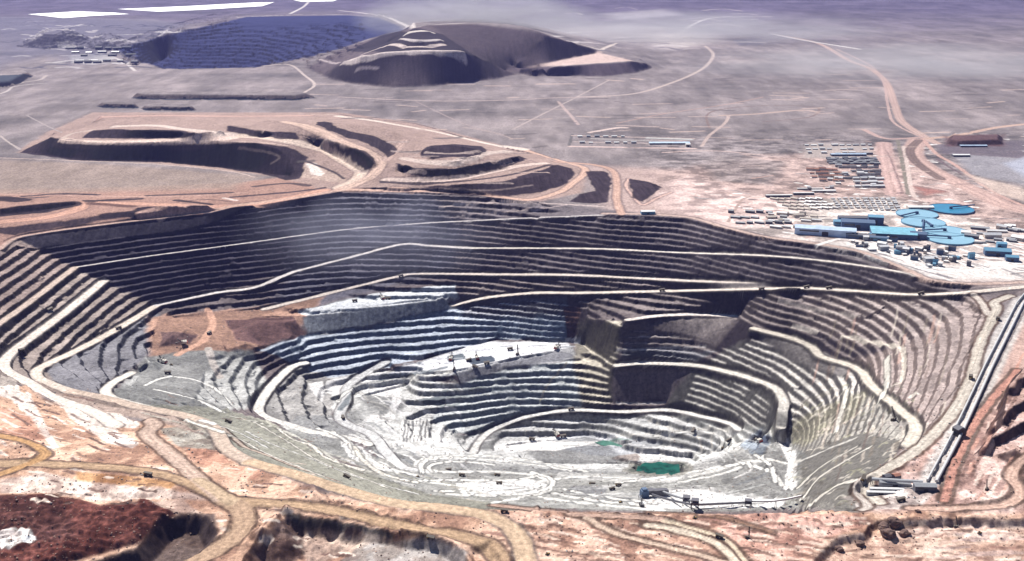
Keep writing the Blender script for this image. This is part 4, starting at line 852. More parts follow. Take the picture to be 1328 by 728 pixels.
def haze():
    bm = bmesh.new(); bmesh.ops.create_cube(bm, size=1)
    zlo, zhi = float(ZS.min()) - 3, max(H, float(ZS.max())) + 60
    for v in bm.verts: v.co = (v.co.x * 300000, v.co.y * 280000, zlo if v.co.z < 0 else zhi)
    me = bpy.data.meshes.new('haze'); bm.to_mesh(me); bm.free()
    o = bpy.data.objects.new('haze', me); col.objects.link(o); o['kind'] = 'stuff'; o['label'] = 'thin bluish dusty air over the desert plain'; o['category'] = 'haze'
    m = bpy.data.materials.new('haze'); m.use_nodes = True; t = m.node_tree
    t.nodes.remove(t.nodes['Principled BSDF']); pv = t.nodes.new('ShaderNodeVolumePrincipled')
    pv.inputs['Color'].default_value = (.33, .34, .92, 1); pv.inputs['Density'].default_value = 1.05e-5; pv.inputs['Anisotropy'].default_value = .2
    t.links.new(pv.outputs[0], t.nodes['Material Output'].inputs['Volume']); me.materials.append(m)
haze()
def dust(u, v, z, rad, dens, label, seed, tint=(.9, .88, .92)):
    x, y = unproj(u, v, z)
    bm = bmesh.new(); bmesh.ops.create_icosphere(bm, subdivisions=3, radius=1)
    me = bpy.data.meshes.new('dust_cloud'); bm.to_mesh(me); bm.free()
    o = bpy.data.objects.new('dust_cloud', me); col.objects.link(o); o.location = (x, y, z); o.scale = rad
    o['kind'] = 'stuff'; o['label'] = label; o['category'] = 'dust cloud'
    m = bpy.data.materials.new('dust'); m.use_nodes = True; t = m.node_tree; t.nodes.remove(t.nodes['Principled BSDF'])
    pv = t.nodes.new('ShaderNodeVolumePrincipled'); pv.inputs['Color'].default_value = tint + (1,); pv.inputs['Anisotropy'].default_value = .1
    tc = t.nodes.new('ShaderNodeTexCoord'); gr = t.nodes.new('ShaderNodeTexGradient'); gr.gradient_type = 'SPHERICAL'; t.links.new(tc.outputs['Object'], gr.inputs[0])
    mp = t.nodes.new('ShaderNodeMapping'); mp.inputs['Location'].default_value = (seed, 0, 0); mp.inputs['Scale'].default_value = (1, 1, .8); t.links.new(tc.outputs['Object'], mp.inputs[0])
    n = t.nodes.new('ShaderNodeTexNoise'); n.inputs['Scale'].default_value = 2.6; n.inputs['Detail'].default_value = 4; n.inputs['Distortion'].default_value = .6; t.links.new(mp.outputs[0], n.inputs['Vector'])
    mr = t.nodes.new('ShaderNodeMapRange'); mr.inputs[1].default_value = .36; mr.inputs[2].default_value = .72; t.links.new(n.outputs[0], mr.inputs[0])
    mu = t.nodes.new('ShaderNodeMath'); mu.operation = 'MULTIPLY'; t.links.new(gr.outputs[1], mu.inputs[0]); t.links.new(mr.outputs[0], mu.inputs[1])
    m2 = t.nodes.new('ShaderNodeMath'); m2.operation = 'MULTIPLY'; m2.inputs[1].default_value = dens; t.links.new(mu.outputs[0], m2.inputs[0]); t.links.new(m2.outputs[0], pv.inputs['Density'])
    t.links.new(pv.outputs[0], t.nodes['Material Output'].inputs['Volume']); me.materials.append(m)
dust(480, 305, -70, (620, 240, 230), 3.0e-3, 'lavender dust hanging before the far wall of the pit', 1.0, (.74, .76, .95))
dust(618, 24, 330, (1300, 500, 300), 8e-3, 'dust plume blowing off the far broad heap', 4.0)
dust(880, 40, 90, (2600, 900, 240), 3.2e-3, 'long dust streamer over the far plain', 7.0)
dust(1180, 84, 90, (2200, 900, 190), 2.2e-3, 'thin dust veil over the plain at upper right', 9.0)
sc.cycles.volume_step_rate = 2.0; sc.cycles.volume_max_steps = 128
sc.view_settings.view_transform = 'Standard'; sc.view_settings.look = 'None'; sc.view_settings.exposure = .72; sc.view_settings.gamma = 1
sc.cycles.max_bounces = 4; sc.cycles.diffuse_bounces = 2; sc.cycles.volume_bounces = 0
# ------------------------------------------------------------------ things
def mat(name, c, rough=.8, metal=0.0, noise=.18, scale=.6):
    m = bpy.data.materials.new(name); m.use_nodes = True; t = m.node_tree; b = t.nodes['Principled BSDF']
    n = t.nodes.new('ShaderNodeTexNoise'); n.inputs['Scale'].default_value = scale; n.inputs['Detail'].default_value = 3
    g = t.nodes.new('ShaderNodeNewGeometry'); t.links.new(g.outputs['Position'], n.inputs['Vector'])
    r = t.nodes.new('ShaderNodeValToRGB'); e = r.color_ramp.elements
    e[0].position = .3; e[1].position = .7
    e[0].color = tuple(x * (1 - noise) for x in c) + (1,); e[1].color = tuple(min(1, x * (1 + noise)) for x in c) + (1,)
    t.links.new(n.outputs[0], r.inputs[0]); t.links.new(r.outputs[0], b.inputs['Base Color'])
    b.inputs['Roughness'].default_value = rough; b.inputs['Metallic'].default_value = metal
    return m
M = dict(yellow=mat('dusty_yellow_paint', (.34, .22, .05)), dark=mat('dark_steel', (.035, .034, .036), .6), tyre=mat('rubber', (.02, .02, .021)), glass=mat('dark_glass', (.03, .035, .04), .2),
    bed=mat('worn_bed_steel', (.085, .07, .055)), ivory=mat('ivory_paint', (.55, .52, .46)), red=mat('red_paint', (.32, .05, .03)), grey=mat('grey_sheet_metal', (.30, .31, .33), .5),
    white=mat('white_sheet_metal', (.74, .74, .74), .5), pale=mat('pale_blue_sheet_metal', (.42, .54, .70), .5, scale=.05), cyan=mat('light_blue_sheet_metal', (.24, .55, .68), .5, scale=.05), navy=mat('dark_blue_sheet_metal', (.05, .10, .19), .6),
    teal=mat('mid_blue_sheet_metal', (.11, .27, .40), .5), pool=mat('light_blue_water', (.25, .44, .55), .3, noise=.06, scale=.02), pooldark=mat('deep_blue_water', (.04, .22, .36), .2, noise=.12, scale=.02), concrete=mat('concrete', (.38, .36, .34)), cream=mat('cream_wall', (.5, .44, .38)),
    rust=mat('rusty_roof', (.30, .13, .09)), slate=mat('dark_roof', (.10, .10, .12)), rock=mat('brown_rock', (.13, .08, .065), .95, noise=.4, scale=.2), belt=mat('belt_cover', (.5, .5, .5), .5))
def bx(bm, x0, x1, y0, y1, z0, z1, taper=0.0, mtx=None):
    vs = [bm.verts.new((x, y, z)) for z, t in ((z0, 0), (z1, taper)) for x, y in ((x0 + t, y0 + t), (x1 - t, y0 + t), (x1 - t, y1 - t), (x0 + t, y1 - t))]
    for f in ((0, 3, 2, 1), (4, 5, 6, 7), (0, 1, 5, 4), (1, 2, 6, 5), (2, 3, 7, 6), (3, 0, 4, 7)): bm.faces.new([vs[i] for i in f])
    if mtx is not None: bmesh.ops.transform(bm, matrix=mtx, verts=vs)
    return vs
def prism(bm, prof, y0, y1):
    """profile in XZ extruded along Y"""
    a = [bm.verts.new((x, y0, z)) for x, z in prof]; b = [bm.verts.new((x, y1, z)) for x, z in prof]; n = len(prof)
    bm.faces.new(a); bm.faces.new(b[::-1])
    for i in range(n): bm.faces.new((a[i], b[i], b[(i + 1) % n], a[(i + 1) % n]))
def cyl(bm, c, r, depth, axis='Y', seg=14, r2=None):
    mt = Matrix.Translation(c) @ (Matrix.Rotation(R(90), 4, 'X') if axis == 'Y' else (Matrix.Rotation(R(90), 4, 'Y') if axis == 'X' else Matrix.Identity(4)))
    bmesh.ops.create_cone(bm, cap_ends=True, segments=seg, radius1=r, radius2=r if r2 is None else r2, depth=depth, matrix=mt)
def bar(bm, a, b, t):
    a, b = Vector(a), Vector(b); d = b - a; L = d.length
    q = d.to_track_quat('Z', 'Y').to_matrix().to_4x4()
    bx(bm, -t / 2, t / 2, -t / 2, t / 2, 0, L, 0, Matrix.Translation(a) @ q)
def obj(name, fn, m, parent=None):
    bm = bmesh.new(); fn(bm); bmesh.ops.recalc_face_normals(bm, faces=bm.faces)
    me = bpy.data.meshes.new(name); bm.to_mesh(me); bm.free(); me.materials.append(m)
    o = bpy.data.objects.new(name, me); col.objects.link(o)
    if parent: o.parent = parent
    return o
def thing(name, label, cat, group=None):
    o = bpy.data.objects.new(name, None); col.objects.link(o); o.empty_display_size = 2
    o['label'] = label; o['category'] = cat
    if group: o['group'] = group
    return o
def dup(o, parent=None):
    c = o.copy(); col.objects.link(c)
    if parent: c.parent = parent
    for ch in list(o.children): dup(ch, c)
    return c
def gz(x, y): return float(sample(ZS, [x], [y])[0])
def ground(u, v):
    x, y = raymarch([(u, v)], ZS)[0]; return float(x), float(y), gz(x, y)
def seat(o, x, y, heading, fp=6.0):
    """stand o on the ground at x,y, tilted with the ground under its footprint"""
    c, s = math.cos(heading), math.sin(heading)
    f = gz(x + c * fp, y + s * fp); b = gz(x - c * fp, y - s * fp); l = gz(x - s * fp * .6, y + c * fp * .6); r = gz(x + s * fp * .6, y - c * fp * .6)
    X = Vector((c, s, np.clip((f - b) / (2 * fp), -.25, .25))).normalized(); Yv = Vector((-s, c, np.clip((l - r) / (1.2 * fp), -.25, .25)))
    Z = X.cross(Yv).normalized(); Yv = Z.cross(X)
    m = Matrix((X, Yv, Z)).transposed().to_4x4(); m.translation = (x, y, max(gz(x, y), .25 * (f + b + l + r)) - .15)
    o.matrix_world = m
# --- machine prototypes (forward = +X)
def make_truck(label):
    t = thing('haul_truck', label, 'dump truck', 'haul trucks of the mine')
    b = obj('dump_body', lambda bm: (prism(bm, [(-11, 6), (-9, 4.6), (4, 6.0), (6, 9.5), (11.5, 10.6), (11.5, 11.2), (5.4, 10.8), (-11.6, 9.0)], -5, 5)), M['bed'], t)
    obj('chassis', lambda bm: (bx(bm, -9, 10, -2.2, 2.2, 2.4, 4.4), bx(bm, 5, 10.5, -4.4, 4.4, 3.2, 5.6)), M['dark'], t)
    c = obj('cab', lambda bm: (bx(bm, 6.2, 9.6, 1.0, 4.4, 5.6, 8.8, .15)), M['yellow'], t)
    obj('windscreen', lambda bm: bx(bm, 9.5, 9.75, 1.3, 4.1, 7.0, 8.4), M['glass'], c)
    obj('bonnet', lambda bm: bx(bm, 7, 11, -3.2, 1.0, 3.4, 7.2, .3), M['yellow'], t)
    for x, y in ((7.2, 4.6), (7.2, -4.6), (-6.4, 3.6), (-6.4, -3.6)):
        obj('wheel', lambda bm: cyl(bm, (x, y, 2.7), 2.7, 2.0 if x > 0 else 3.6), M['tyre'], t)
    return t
def make_shovel(label):
    t = thing('mining_shovel', label, 'excavator', 'rope shovels of the mine')
    for y in (-5, 5): obj('track', lambda bm: (bx(bm, -7, 7, y - 1.6, y + 1.6, 0, 3.2, .4)), M['dark'], t)
    h = obj('house', lambda bm: (bx(bm, -12, 6, -7, 7, 4.2, 13, .3), cyl(bm, (0, 0, 3.6), 4.5, 1.4, 'Z', 18)), M['ivory'], t)
    obj('counterweight', lambda bm: bx(bm, -15, -12.02, -6.4, 6.4, 4.4, 9), M['red'], t)
    obj('cab', lambda bm: bx(bm, 3, 7.5, 3.5, 7, 13.02, 17), M['ivory'], t)
    obj('boom', lambda bm: (bar(bm, (5, -1.6, 6), (22, -1.6, 24), 1.5), bar(bm, (5, 1.6, 6), (22, 1.6, 24), 1.5), bar(bm, (21.6, -2, 23.6), (21.6, 2, 23.6), 1.6)), M['dark'], t)
    obj('mast', lambda bm: (bar(bm, (4, -3, 13), (0, 0, 22), .8), bar(bm, (4, 3, 13), (0, 0, 22), .8), bar(bm, (-6, 0, 13), (0, 0, 22), .8), bar(bm, (0, 0, 22), (22, 0, 24.5), .35)), M['dark'], t)
    s = obj('dipper_stick', lambda bm: (bar(bm, (11, -.9, 13), (25, -.9, 7), 1.1), bar(bm, (11, .9, 13), (25, .9, 7), 1.1)), M['dark'], t)
    obj('bucket', lambda bm: bx(bm, 23.5, 29, -3, 3, 3.2, 8.6, .5), M['bed'], s)
    return t
def make_drill(label):
    t = thing('drill_rig', label, 'drill rig', 'blast hole drills of the mine')
    for y in (-3.4, 3.4): obj('track', lambda bm: bx(bm, -6, 6, y - 1.1, y + 1.1, 0, 2.4, .3), M['dark'], t)
    obj('body', lambda bm: (bx(bm, -8, 6, -4, 4, 2.6, 7, .2), bx(bm, -7, -1, -3, 3, 7.02, 9.4, .2)), M['bed'], t)
    obj('cab', lambda bm: bx(bm, 6.02, 9.4, -3.6, -.6, 3, 8, .15), M['ivory'], t)
    obj('mast', lambda bm: ([bar(bm, (x, y, 3), (x, y, 40), .75) for x in (6.8, 9.2) for y in (.6, 3.0)] + [bar(bm, (6.8, .6, z), (9.2, 3.0, z + 3), .5) for z in range(4, 36, 3)] + [bar(bm, (9.2, .6, z), (6.8, 3.0, z + 3), .5) for z in range(4, 36, 3)]), M['dark'], t)
    return t
def make_dozer(label):
    t = thing('bulldozer', label, 'bulldozer', 'bulldozers of the mine')
    for y in (-3.2, 3.2): obj('track', lambda bm: bx(bm, -4.4, 4.4, y - 1, y + 1, 0, 3.0, .5), M['dark'], t)
    obj('body', lambda bm: (bx(bm, -3.6, 4.4, -2.1, 2.1, 1.6, 4.8, .15)), M['yellow'], t)
    obj('cab', lambda bm: bx(bm, -3, .6, -2.2, 2.2, 4.82, 7.6, .25), M['dark'], t)
    obj('blade', lambda bm: prism(bm, [(5.6, .2), (6.5, .2), (6.2, 1.8), (6.5, 3.8), (5.9, 3.8), (5.5, 1.8)], -4.8, 4.8), M['bed'], t)
    obj('ripper', lambda bm: bx(bm, -6.6, -4.5, -1, 1, .8, 3), M['dark'], t)
    return t
def make_pickup(label):
    t = thing('pickup_truck', label, 'pickup truck', 'light vehicles of the mine')
    obj('body', lambda bm: (bx(bm, -3.6, 3.6, -1.5, 1.5, 1, 2.4, .1)), M['white'], t)
    obj('cab', lambda bm: prism(bm, [(-.6, 2.42), (2.2, 2.42), (1.4, 3.9), (-.4, 3.9)], -1.4, 1.4), M['glass'], t)
    for x in (-2.3, 2.3):
        for y in (-1.5, 1.5): obj('wheel', lambda bm: cyl(bm, (x, y, .9), .9, .6, seg=10), M['tyre'], t)
    return t
MAKERS = dict(t=make_truck, s=make_shovel, d=make_drill, b=make_dozer, p=make_pickup); PROTO = {}
def machine(k, u, v, hd, label, sc_=1.0):
    if k not in PROTO: PROTO[k] = o = MAKERS[k](label)
    else: o = dup(PROTO[k]); o['label'] = label
    x, y, z = ground(u, v); seat(o, x, y, R(hd), 8 if k in 'ts' else 5)
    if sc_ != 1: o.matrix_world = o.matrix_world @ Matrix.Diagonal((sc_, sc_, sc_, 1))
for a in [
 ('t',581.5,610.5,5,'dark haul truck on the inner loop of the oval ramp'), ('t',599,617.5,184,'dark haul truck leaving the oval ramp below its inner loop'), ('t',645,617.5,180,'haul truck on the straight right of the oval ramp'), ('t',647,628,10,'haul truck on the pale pad inside the hairpin, upper one'), ('p',626,637,20,'small pale vehicle low on the pale pad inside the hairpin'),
 ('t',768,629,185,'haul truck above the grey square patch on the white floor'), ('t',802,630.5,190,'right truck of the pair beside the dark crusher'), ('t',794,635.5,30,'left lower truck of the pair beside the dark crusher'), ('t',740.5,532,10,'haul truck on the spiral road above the deepest floor'),
 ('t',608,468.5,20,'haul truck queueing left of the shovel on the white shelf'), ('t',631,472,15,'haul truck at the right end of the queue on the white shelf'), ('t',616,477,160,'haul truck turning in front of the shelf shovel'), ('s',619,466,100,'ivory shovel digging the dark cut on the white shelf'), ('s',585,467,80,'ivory shovel at the left cut of the white shelf'), ('t',661.5,454,10,'haul truck alone on the right half of the white shelf'), ('s',722,452.5,60,'ivory shovel at the far right tip of the white shelf'),
 ('d',589,479.5,80,'drill rig with tall mast at the edge of the left shelf'), ('d',671,460.5,60,'drill rig with tall mast on the right half of the shelf'),
 ('s',496,388,120,'ivory shovel on the high blue white ledge'), ('t',503,388.5,190,'haul truck being loaded on the high blue white ledge'), ('t',460,391.5,15,'haul truck by itself on the left of the high ledge'), ('t',520,359,20,'haul truck climbing the curved road above the high ledge'),
 ('t',858.5,377.8,2,'haul truck on the main traverse road above the dark recess'), ('t',988,376,182,'haul truck where the two traverse roads meet'), ('t',1046,373.8,2,'leading truck of two on the right traverse road'), ('t',1075,375,2,'following truck of two on the right traverse road'), ('t',1194.6,382.3,8,'haul truck near the right end of the traverse road'),
 ('t',1294,415,250,'haul truck at the top of the right rim road'), ('t',1259,491,250,'haul truck halfway down the right rim road'), ('t',271.5,433.5,70,'haul truck on the ramp over the reddish platform'), ('s',238,446,200,'ivory shovel below the reddish platform'), ('s',212,471,150,'ivory shovel on the pale bench under the reddish platform'), ('t',217,485,30,'haul truck waiting under the pale bench shovel'), ('b',222,474,10,'bulldozer pushing spoil beside the pale bench shovel'),
 ('t',154,427,50,'haul truck climbing the left wall road'), ('t',27,456,70,'haul truck on the wide white road of the left wall'), ('t',65,403,65,'haul truck high on the wide white road of the left wall'), ('t',296,548.5,150,'haul truck on the grey green near slope'), ('t',445,543,110,'haul truck on the grey ramp left of the floor'), ('t',449,620,150,'haul truck on the near slope above the tan road'), ('b',541.7,619,170,'bulldozer at the mouth of the oval ramp'),
 ('t',946,573,20,'haul truck left of the dark niche'), ('b',937,582,40,'bulldozer below the truck by the dark niche'), ('s',985,574,110,'ivory shovel digging in the dark niche'), ('d',1159.5,546,30,'drill rig on the small bench of the right wall'), ('t',1119,622,240,'haul truck at the foot of the right rim road'), ('t',1168.5,650.5,10,'haul truck behind the conveyor yard'), ('p',1178,646,10,'left small vehicle in the conveyor yard'), ('p',1186,646,20,'right small vehicle in the conveyor yard'),
 ('t',654,664.5,175,'haul truck on the red near rim above the brown fork'), ('p',735,715,80,'left pickup of the pair on the pink foreground'), ('p',742,715,80,'right pickup of the pair on the pink foreground'), ('b',710,719.5,20,'bulldozer near the pair of pickups'), ('t',933,697.5,150,'haul truck on the cream curved road at the bottom'), ('d',969,698,20,'drill rig with mast on the red ground right of the cream road'), ('b',901,672.5,10,'bulldozer on the red lip of the pit'), ('d',1240,684.5,10,'drill rig with mast on the sandy ground at lower right'), ('b',1270,692,30,'bulldozer right of the lone sandy ground drill'),
 ('t',192,617.5,170,'haul truck on the brown road among the ochre patches'), ('t',559,699,160,'haul truck below the brown road on the grey heap'), ('d',1279.5,635.5,50,'drill rig on the pale pad at the right edge'), ('b',805,652,200,'bulldozer on the white floor below the crusher'), ('p',860,642,90,'small vehicle under the crusher conveyor'), ('t',900,560,60,'haul truck on the short ramp above the green pond'), ('t',690,571,170,'haul truck on the deepest pale floor, left one'), ('s',722,565,120,'ivory shovel at the dark toe of the deepest floor'), ('t',730,567,10,'haul truck beside the deepest shovel')]:
    machine(*a, sc_=.72 if a[2] > 655 and a[0] != 'd' else (.6 if a[0] == 'd' and a[2] > 620 else (.85 if a[2] > 600 else 1)))
# --- boulders by the scarp
for k, (u, v, r, lab) in enumerate([(1146,686,13,'rounded boulder leaning on the scarp'), (1152,695,15,'largest boulder below the scarp'), (1160,680,14,'dark boulder touching the scarp edge'), (1173,694,11,'dark boulder standing apart to the right'), (1116,707,9,'pale brown boulder on the sand'), (1088,714,9,'boulder at the bottom edge left of the others'), (1190,664,6,'small rock on the red lip')]):
    bm = bmesh.new(); bmesh.ops.create_icosphere(bm, subdivisions=3, radius=r)
    for q in bm.verts:
        n = float(fbm(np.array([q.co.x / r * 1.3 + k * 7]), np.array([q.co.y / r * 1.3 + q.co.z / r * 1.7]), 80 + k, 3)[0]); q.co *= 1 + .38 * n
        q.co.z *= .72
    me = bpy.data.meshes.new('boulder'); bm.to_mesh(me); bm.free(); me.materials.append(M['rock'])
    o = bpy.data.objects.new('boulder', me); col.objects.link(o); x, y, z = ground(u, v); o.location = (x, y, z + r * .3); o['label'] = lab; o['category'] = 'boulder'; o['group'] = 'boulders below the scarp'
# --- buildings
def building(name, u, v, L, W, Hh, rot, wall, roof, label, cat='building', pitch=.2, ridges=1, group=None, at=None, extra=True):
    t = thing(name, label, cat, group)
    if at is None: x, y, z = ground(u, v)
    else: x, y = at; z = gz(x, y)
    rs = [gz(x + a * L * .5 * math.cos(R(rot)) - b * W * .5 * math.sin(R(rot)), y + a * L * .5 * math.sin(R(rot)) + b * W * .5 * math.cos(R(rot))) for a in (-1, 1) for b in (-1, 1)]
    lo = min(rs + [z]); base = sum(rs) / 4
    obj('wall', lambda bm: bx(bm, -L / 2, L / 2, -W / 2, W / 2, lo - base - 1, Hh), M[wall], t)
    w = W / ridges
    def rf(bm):
        for k in range(ridges):
            y0 = -W / 2 + k * w; o_ = .5
            a = [(y0 - (o_ if k == 0 else 0), Hh + .02), (y0 + w / 2, Hh + .02 + w * pitch), (y0 + w + (o_ if k == ridges - 1 else 0), Hh + .02)]
            p = [bm.verts.new((sx * (L / 2 + .5), yy, zz)) for sx in (-1, 1) for yy, zz in a]
            bm.faces.new((p[0], p[1], p[4], p[3])); bm.faces.new((p[1], p[2], p[5], p[4])); bm.faces.new((p[0], p[2], p[1])); bm.faces.new((p[3], p[4], p[5])); bm.faces.new((p[0], p[3], p[5], p[2]))
    obj('roof', rf, M[roof], t)
    if extra and L > 25:
        obj('door', lambda bm: bx(bm, -L * .04 - 3, L * .04 + 3, -W / 2 - .3, -W / 2 - .02, 0, Hh * .65), M['dark'], t)
        obj('window', lambda bm: bx(bm, -L * .42, -L * .1, -W / 2 - .25, -W / 2 - .02, Hh * .55, Hh * .78), M['glass'], t)
    t.location = (x, y, base); t.rotation_euler = (0, 0, R(rot))
    return t
BL = [
 ('factory_hall',1070,304,235,62,26,-16,'pale','pale','long pale blue hall on the pit edge','plant building',.12,1),
 ('factory_hall',1158,306,170,110,20,-12,'navy','cyan','blue hall with four light blue roof ridges','plant building',.22,4),
 ('factory_hall',1112,296,130,60,30,-12,'navy','navy','dark blue tall hall behind the pale hall','plant building',.1,1), ('factory_hall',1106,287.5,120,40,20,-6,'navy','slate','dark hall nearest the camp huts','plant building',.12,2), ('factory_hall',1135,291,60,50,36,-12,'navy','teal','square dark blue tower hall between hall roofs','plant building',.08,1),
 ('factory_hall',1190,309,60,50,22,-12,'navy','navy','dark blue annex right of the ridged hall','plant building',.12,1), ('factory_hall',1116,309,110,34,16,-18,'navy','slate','low dark annex below the pale hall','plant building',.15,1), ('factory_hall',1140,312,70,26,14,-18,'teal','navy','low blue annex below the ridged hall','plant building',.15,1),
 ('factory_hall',1092,292,70,40,18,-12,'teal','teal','mid blue hall left of the dark tall hall','plant building',.12,1),
 ('workshop',1293,331,92,46,20,-14,'navy','teal','blue workshop on the pale yard at far right','workshop',.18,1), ('workshop',1312,338,44,34,16,-14,'navy','teal','smaller blue workshop beside the far right one','workshop',.16,1), ('workshop',1298,325,34,34,30,-14,'teal','teal','blue tower rising behind the far right workshop','workshop',.1,1),
 ('shed',1193,271.5,110,34,12,0,'cream','white','white roofed shed behind the round tanks','shed',.12,1), ('shed',1010,255.5,120,16,10,2,'slate','white','long white roofed shed with dark front west of camp','shed',.12,1), ('shed',1042,252.5,95,14,9,2,'slate','white','middle long white shed north of the huts','shed',.12,1), ('shed',1068,249.5,110,22,9,2,'cream','white','right long white shed north of the huts','shed',.12,2), ('shed',1050,246,120,12,7,2,'cream','white','thin white shed north of the long sheds','shed',.12,1),
 ('shed',1100,202,190,26,10,1,'slate','pale','long pale roofed block at the north edge of camp','shed',.1,1), ('shed',1116,200.5,130,16,9,1,'slate','slate','dark strip roofed block at the north edge of camp','shed',.1,1),
 ('shed',840,277.5,60,26,12,4,'teal','white','white roofed green shed on the rim by the heap road','shed',.15,1), ('shed',1246,203,90,30,10,0,'slate','white','white shed under the dark red heap','shed',.1,1), ('shed',1262,190.5,150,26,8,0,'slate','pale','long pale shed beside the dark red heap','shed',.1,1),
 ('shed',868,187,230,40,9,1,'concrete','pale','long pale flat shed of the fenced yard','shed',.05,1), ('shed',892,190,26,30,14,1,'cream','white','white block at the end of the fenced yard','shed',.1,1),
 ('transfer_station',1199,636,46,20,13,-4,'slate','grey','dark transfer house at the lower end of the conveyors','transfer station',.2,1), ('transfer_station',1243,564,20,24,18,-68,'dark','slate','dark drive house halfway up the conveyors','transfer station',.2,1), ('shed',1160,630,66,14,9,-8,'grey','grey','grey shed left of the transfer house, upper','shed',.2,1), ('shed',1152,637,80,8,7,-3,'grey','white','thin white roofed gallery left of the transfer house','shed',.2,1), ('shed',1142,642,60,8,6,-3,'grey','white','thin white roofed gallery at the yard edge','shed',.2,1),
 ('shed',1150,622,16,14,10,20,'slate','slate','dark hut above the conveyor yard, left','shed',.2,1), ('shed',1162,620.5,16,14,10,20,'slate','rust','brown roofed hut above the conveyor yard','shed',.2,1),
]
for b in BL: building(*b[:10], cat=b[10], pitch=b[11], ridges=b[12])
# camp huts, barracks, yard buildings
def grid_group(name, cells, L, W, Hh, rot, wall, roof, label, cat, group, pitch=.25, jit=2, vary=0.0):
    p = None
    for (x, y) in cells:
        if p is None: p = o = building(name, 0, 0, L, W, Hh, rot, wall, roof, label, cat, pitch, 1, group, at=(x, y), extra=False)
        else: o = dup(p)
        o.location = (x, y, gz(x, y)); o.rotation_euler = (0, 0, R(rot + rng.uniform(-jit, jit))); k_ = 1 + vary; o.scale = (rng.uniform(1 / k_, k_), rng.uniform(1 / k_, k_), rng.uniform(1 / k_, k_))
def cells(u0, u1, nu, v0, v1, nv, shear=0.0, drop=0.0):
    out = []
    for b in range(nv):
        for a in range(nu):
            if rng.random() < drop: continue
            u = u0 + (u1 - u0) * a / max(nu - 1, 1) + shear * b; v = v0 + (v1 - v0) * b / max(nv - 1, 1)
            x, y, z = ground(u, v); out.append((x, y))
    return out
grid_group('camp_hut', cells(1080,1120,6,258.5,270,5,2.0), 15, 11, 5, 8, 'cream', 'white', 'small white roofed hut in the left block of the hut grid', 'hut', 'white huts left block', jit=9, vary=.3)
grid_group('camp_hut', cells(1122,1158,6,259,273,6,1.4), 16, 12, 5.5, 8, 'cream', 'white', 'small white roofed hut in the right block beside the round tanks', 'hut', 'white huts right block', jit=9, vary=.3)
grid_group('barrack', cells(1004,1030,4,259,272,4,8), 34, 10, 6, -42, 'cream', 'cream', 'long cream barrack in slanting rows west of the huts', 'barrack', 'cream barracks', jit=9, vary=.3)
grid_group('barrack', cells(1034,1062,5,259,271,4,7), 30, 9, 6, -42, 'cream', 'white', 'long white barrack in slanting rows next to the hut grid', 'barrack', 'white barracks', jit=9, vary=.3)
grid_group('camp_block', cells(1074,1134,12,206.5,213,4,1), 24, 13, 7, 3, 'slate', 'grey', 'grey roofed block in the tight rows of the upper camp', 'housing block', 'grey camp blocks', jit=5, vary=.4)
grid_group('camp_block', cells(1090,1136,7,218,232,4,1,.2), 30, 16, 9, 3, 'concrete', 'slate', 'dark roofed block in the loose rows of the upper camp', 'housing block', 'dark camp blocks', jit=5, vary=.4)
grid_group('camp_block', cells(1050,1082,5,221,235,4,3,.2), 28, 16, 8, -10, 'cream', 'rust', 'rusty roofed block at the left of the upper camp', 'housing block', 'rusty camp blocks', jit=5, vary=.4)
grid_group('camp_block', cells(1046,1128,10,189,199,3,2,.35), 26, 12, 6, 2, 'concrete', 'white', 'pale block scattered north of the long pale roofed block', 'housing block', 'pale north camp blocks', jit=5, vary=.4)
grid_group('camp_block', cells(1110,1140,4,233,243,3,1,.1), 34, 18, 9, 3, 'concrete', 'white', 'white roofed block at the south edge of the upper camp', 'housing block', 'white south camp blocks', jit=5, vary=.4)
grid_group('storage_shed', cells(948,1010,6,276,290,3,6,.3), 30, 14, 8, -20, 'slate', 'grey', 'grey shed on the dusty yard near the far rim', 'shed', 'grey sheds near the rim', jit=5, vary=.4)
grid_group('storage_shed', cells(1000,1056,5,279,296,3,3,.3), 34, 13, 8, -24, 'cream', 'white', 'white shed on the dusty yard left of the pale hall', 'shed', 'white sheds left of the pale hall', jit=5, vary=.4)
def yard(n, u0, u1, v0, v1, seed):
    r2 = random.Random(seed); return [ground(r2.uniform(u0, u1), r2.uniform(v0, v1))[:2] for k in range(n)]
grid_group('storage_shed', yard(9, 1000, 1070, 278, 292, 21), 26, 14, 7, -15, 'cream', 'cream', 'cream shed on the pale yard left of the pale hall', 'shed', 'cream sheds left of the pale hall', jit=25, vary=.8)
grid_group('camp_block', yard(10, 1048, 1092, 228, 246, 22), 24, 12, 7, -6, 'cream', 'white', 'white roofed block between the rusty blocks and the long sheds', 'housing block', 'white blocks by the rusty ones', jit=25, vary=.8)
grid_group('camp_block', yard(9, 1086, 1136, 214, 244, 23), 22, 12, 8, 4, 'concrete', 'white', 'small white roofed block among the dark upper camp blocks', 'housing block', 'white blocks among the dark ones', jit=25, vary=.8)
def yard_cells(n, u0, u1, f, seed):
    r2 = random.Random(seed); out = []
    while len(out) < n:
        u = r2.uniform(u0, u1); v = f(u) - r2.uniform(4, 26); x, y, z = ground(u, v); out.append((x, y))
    return out
grid_group('storage_shed', cells(752,830,8,178,186,2,3,.3), 24, 14, 7, 2, 'concrete', 'white', 'small white shed inside the fenced yard on the plain', 'shed', 'white sheds of the fenced yard', jit=3, vary=.4)
edge = lambda u: 318 + (u - 1090) * .28 if u < 1200 else 350
grid_group('plant_unit', yard_cells(16, 1120, 1230, edge, 1), 20, 13, 10, -15, 'grey', 'white', 'white topped plant unit on the pale yard below the round tanks', 'plant unit', 'white plant units', jit=25, vary=.8)
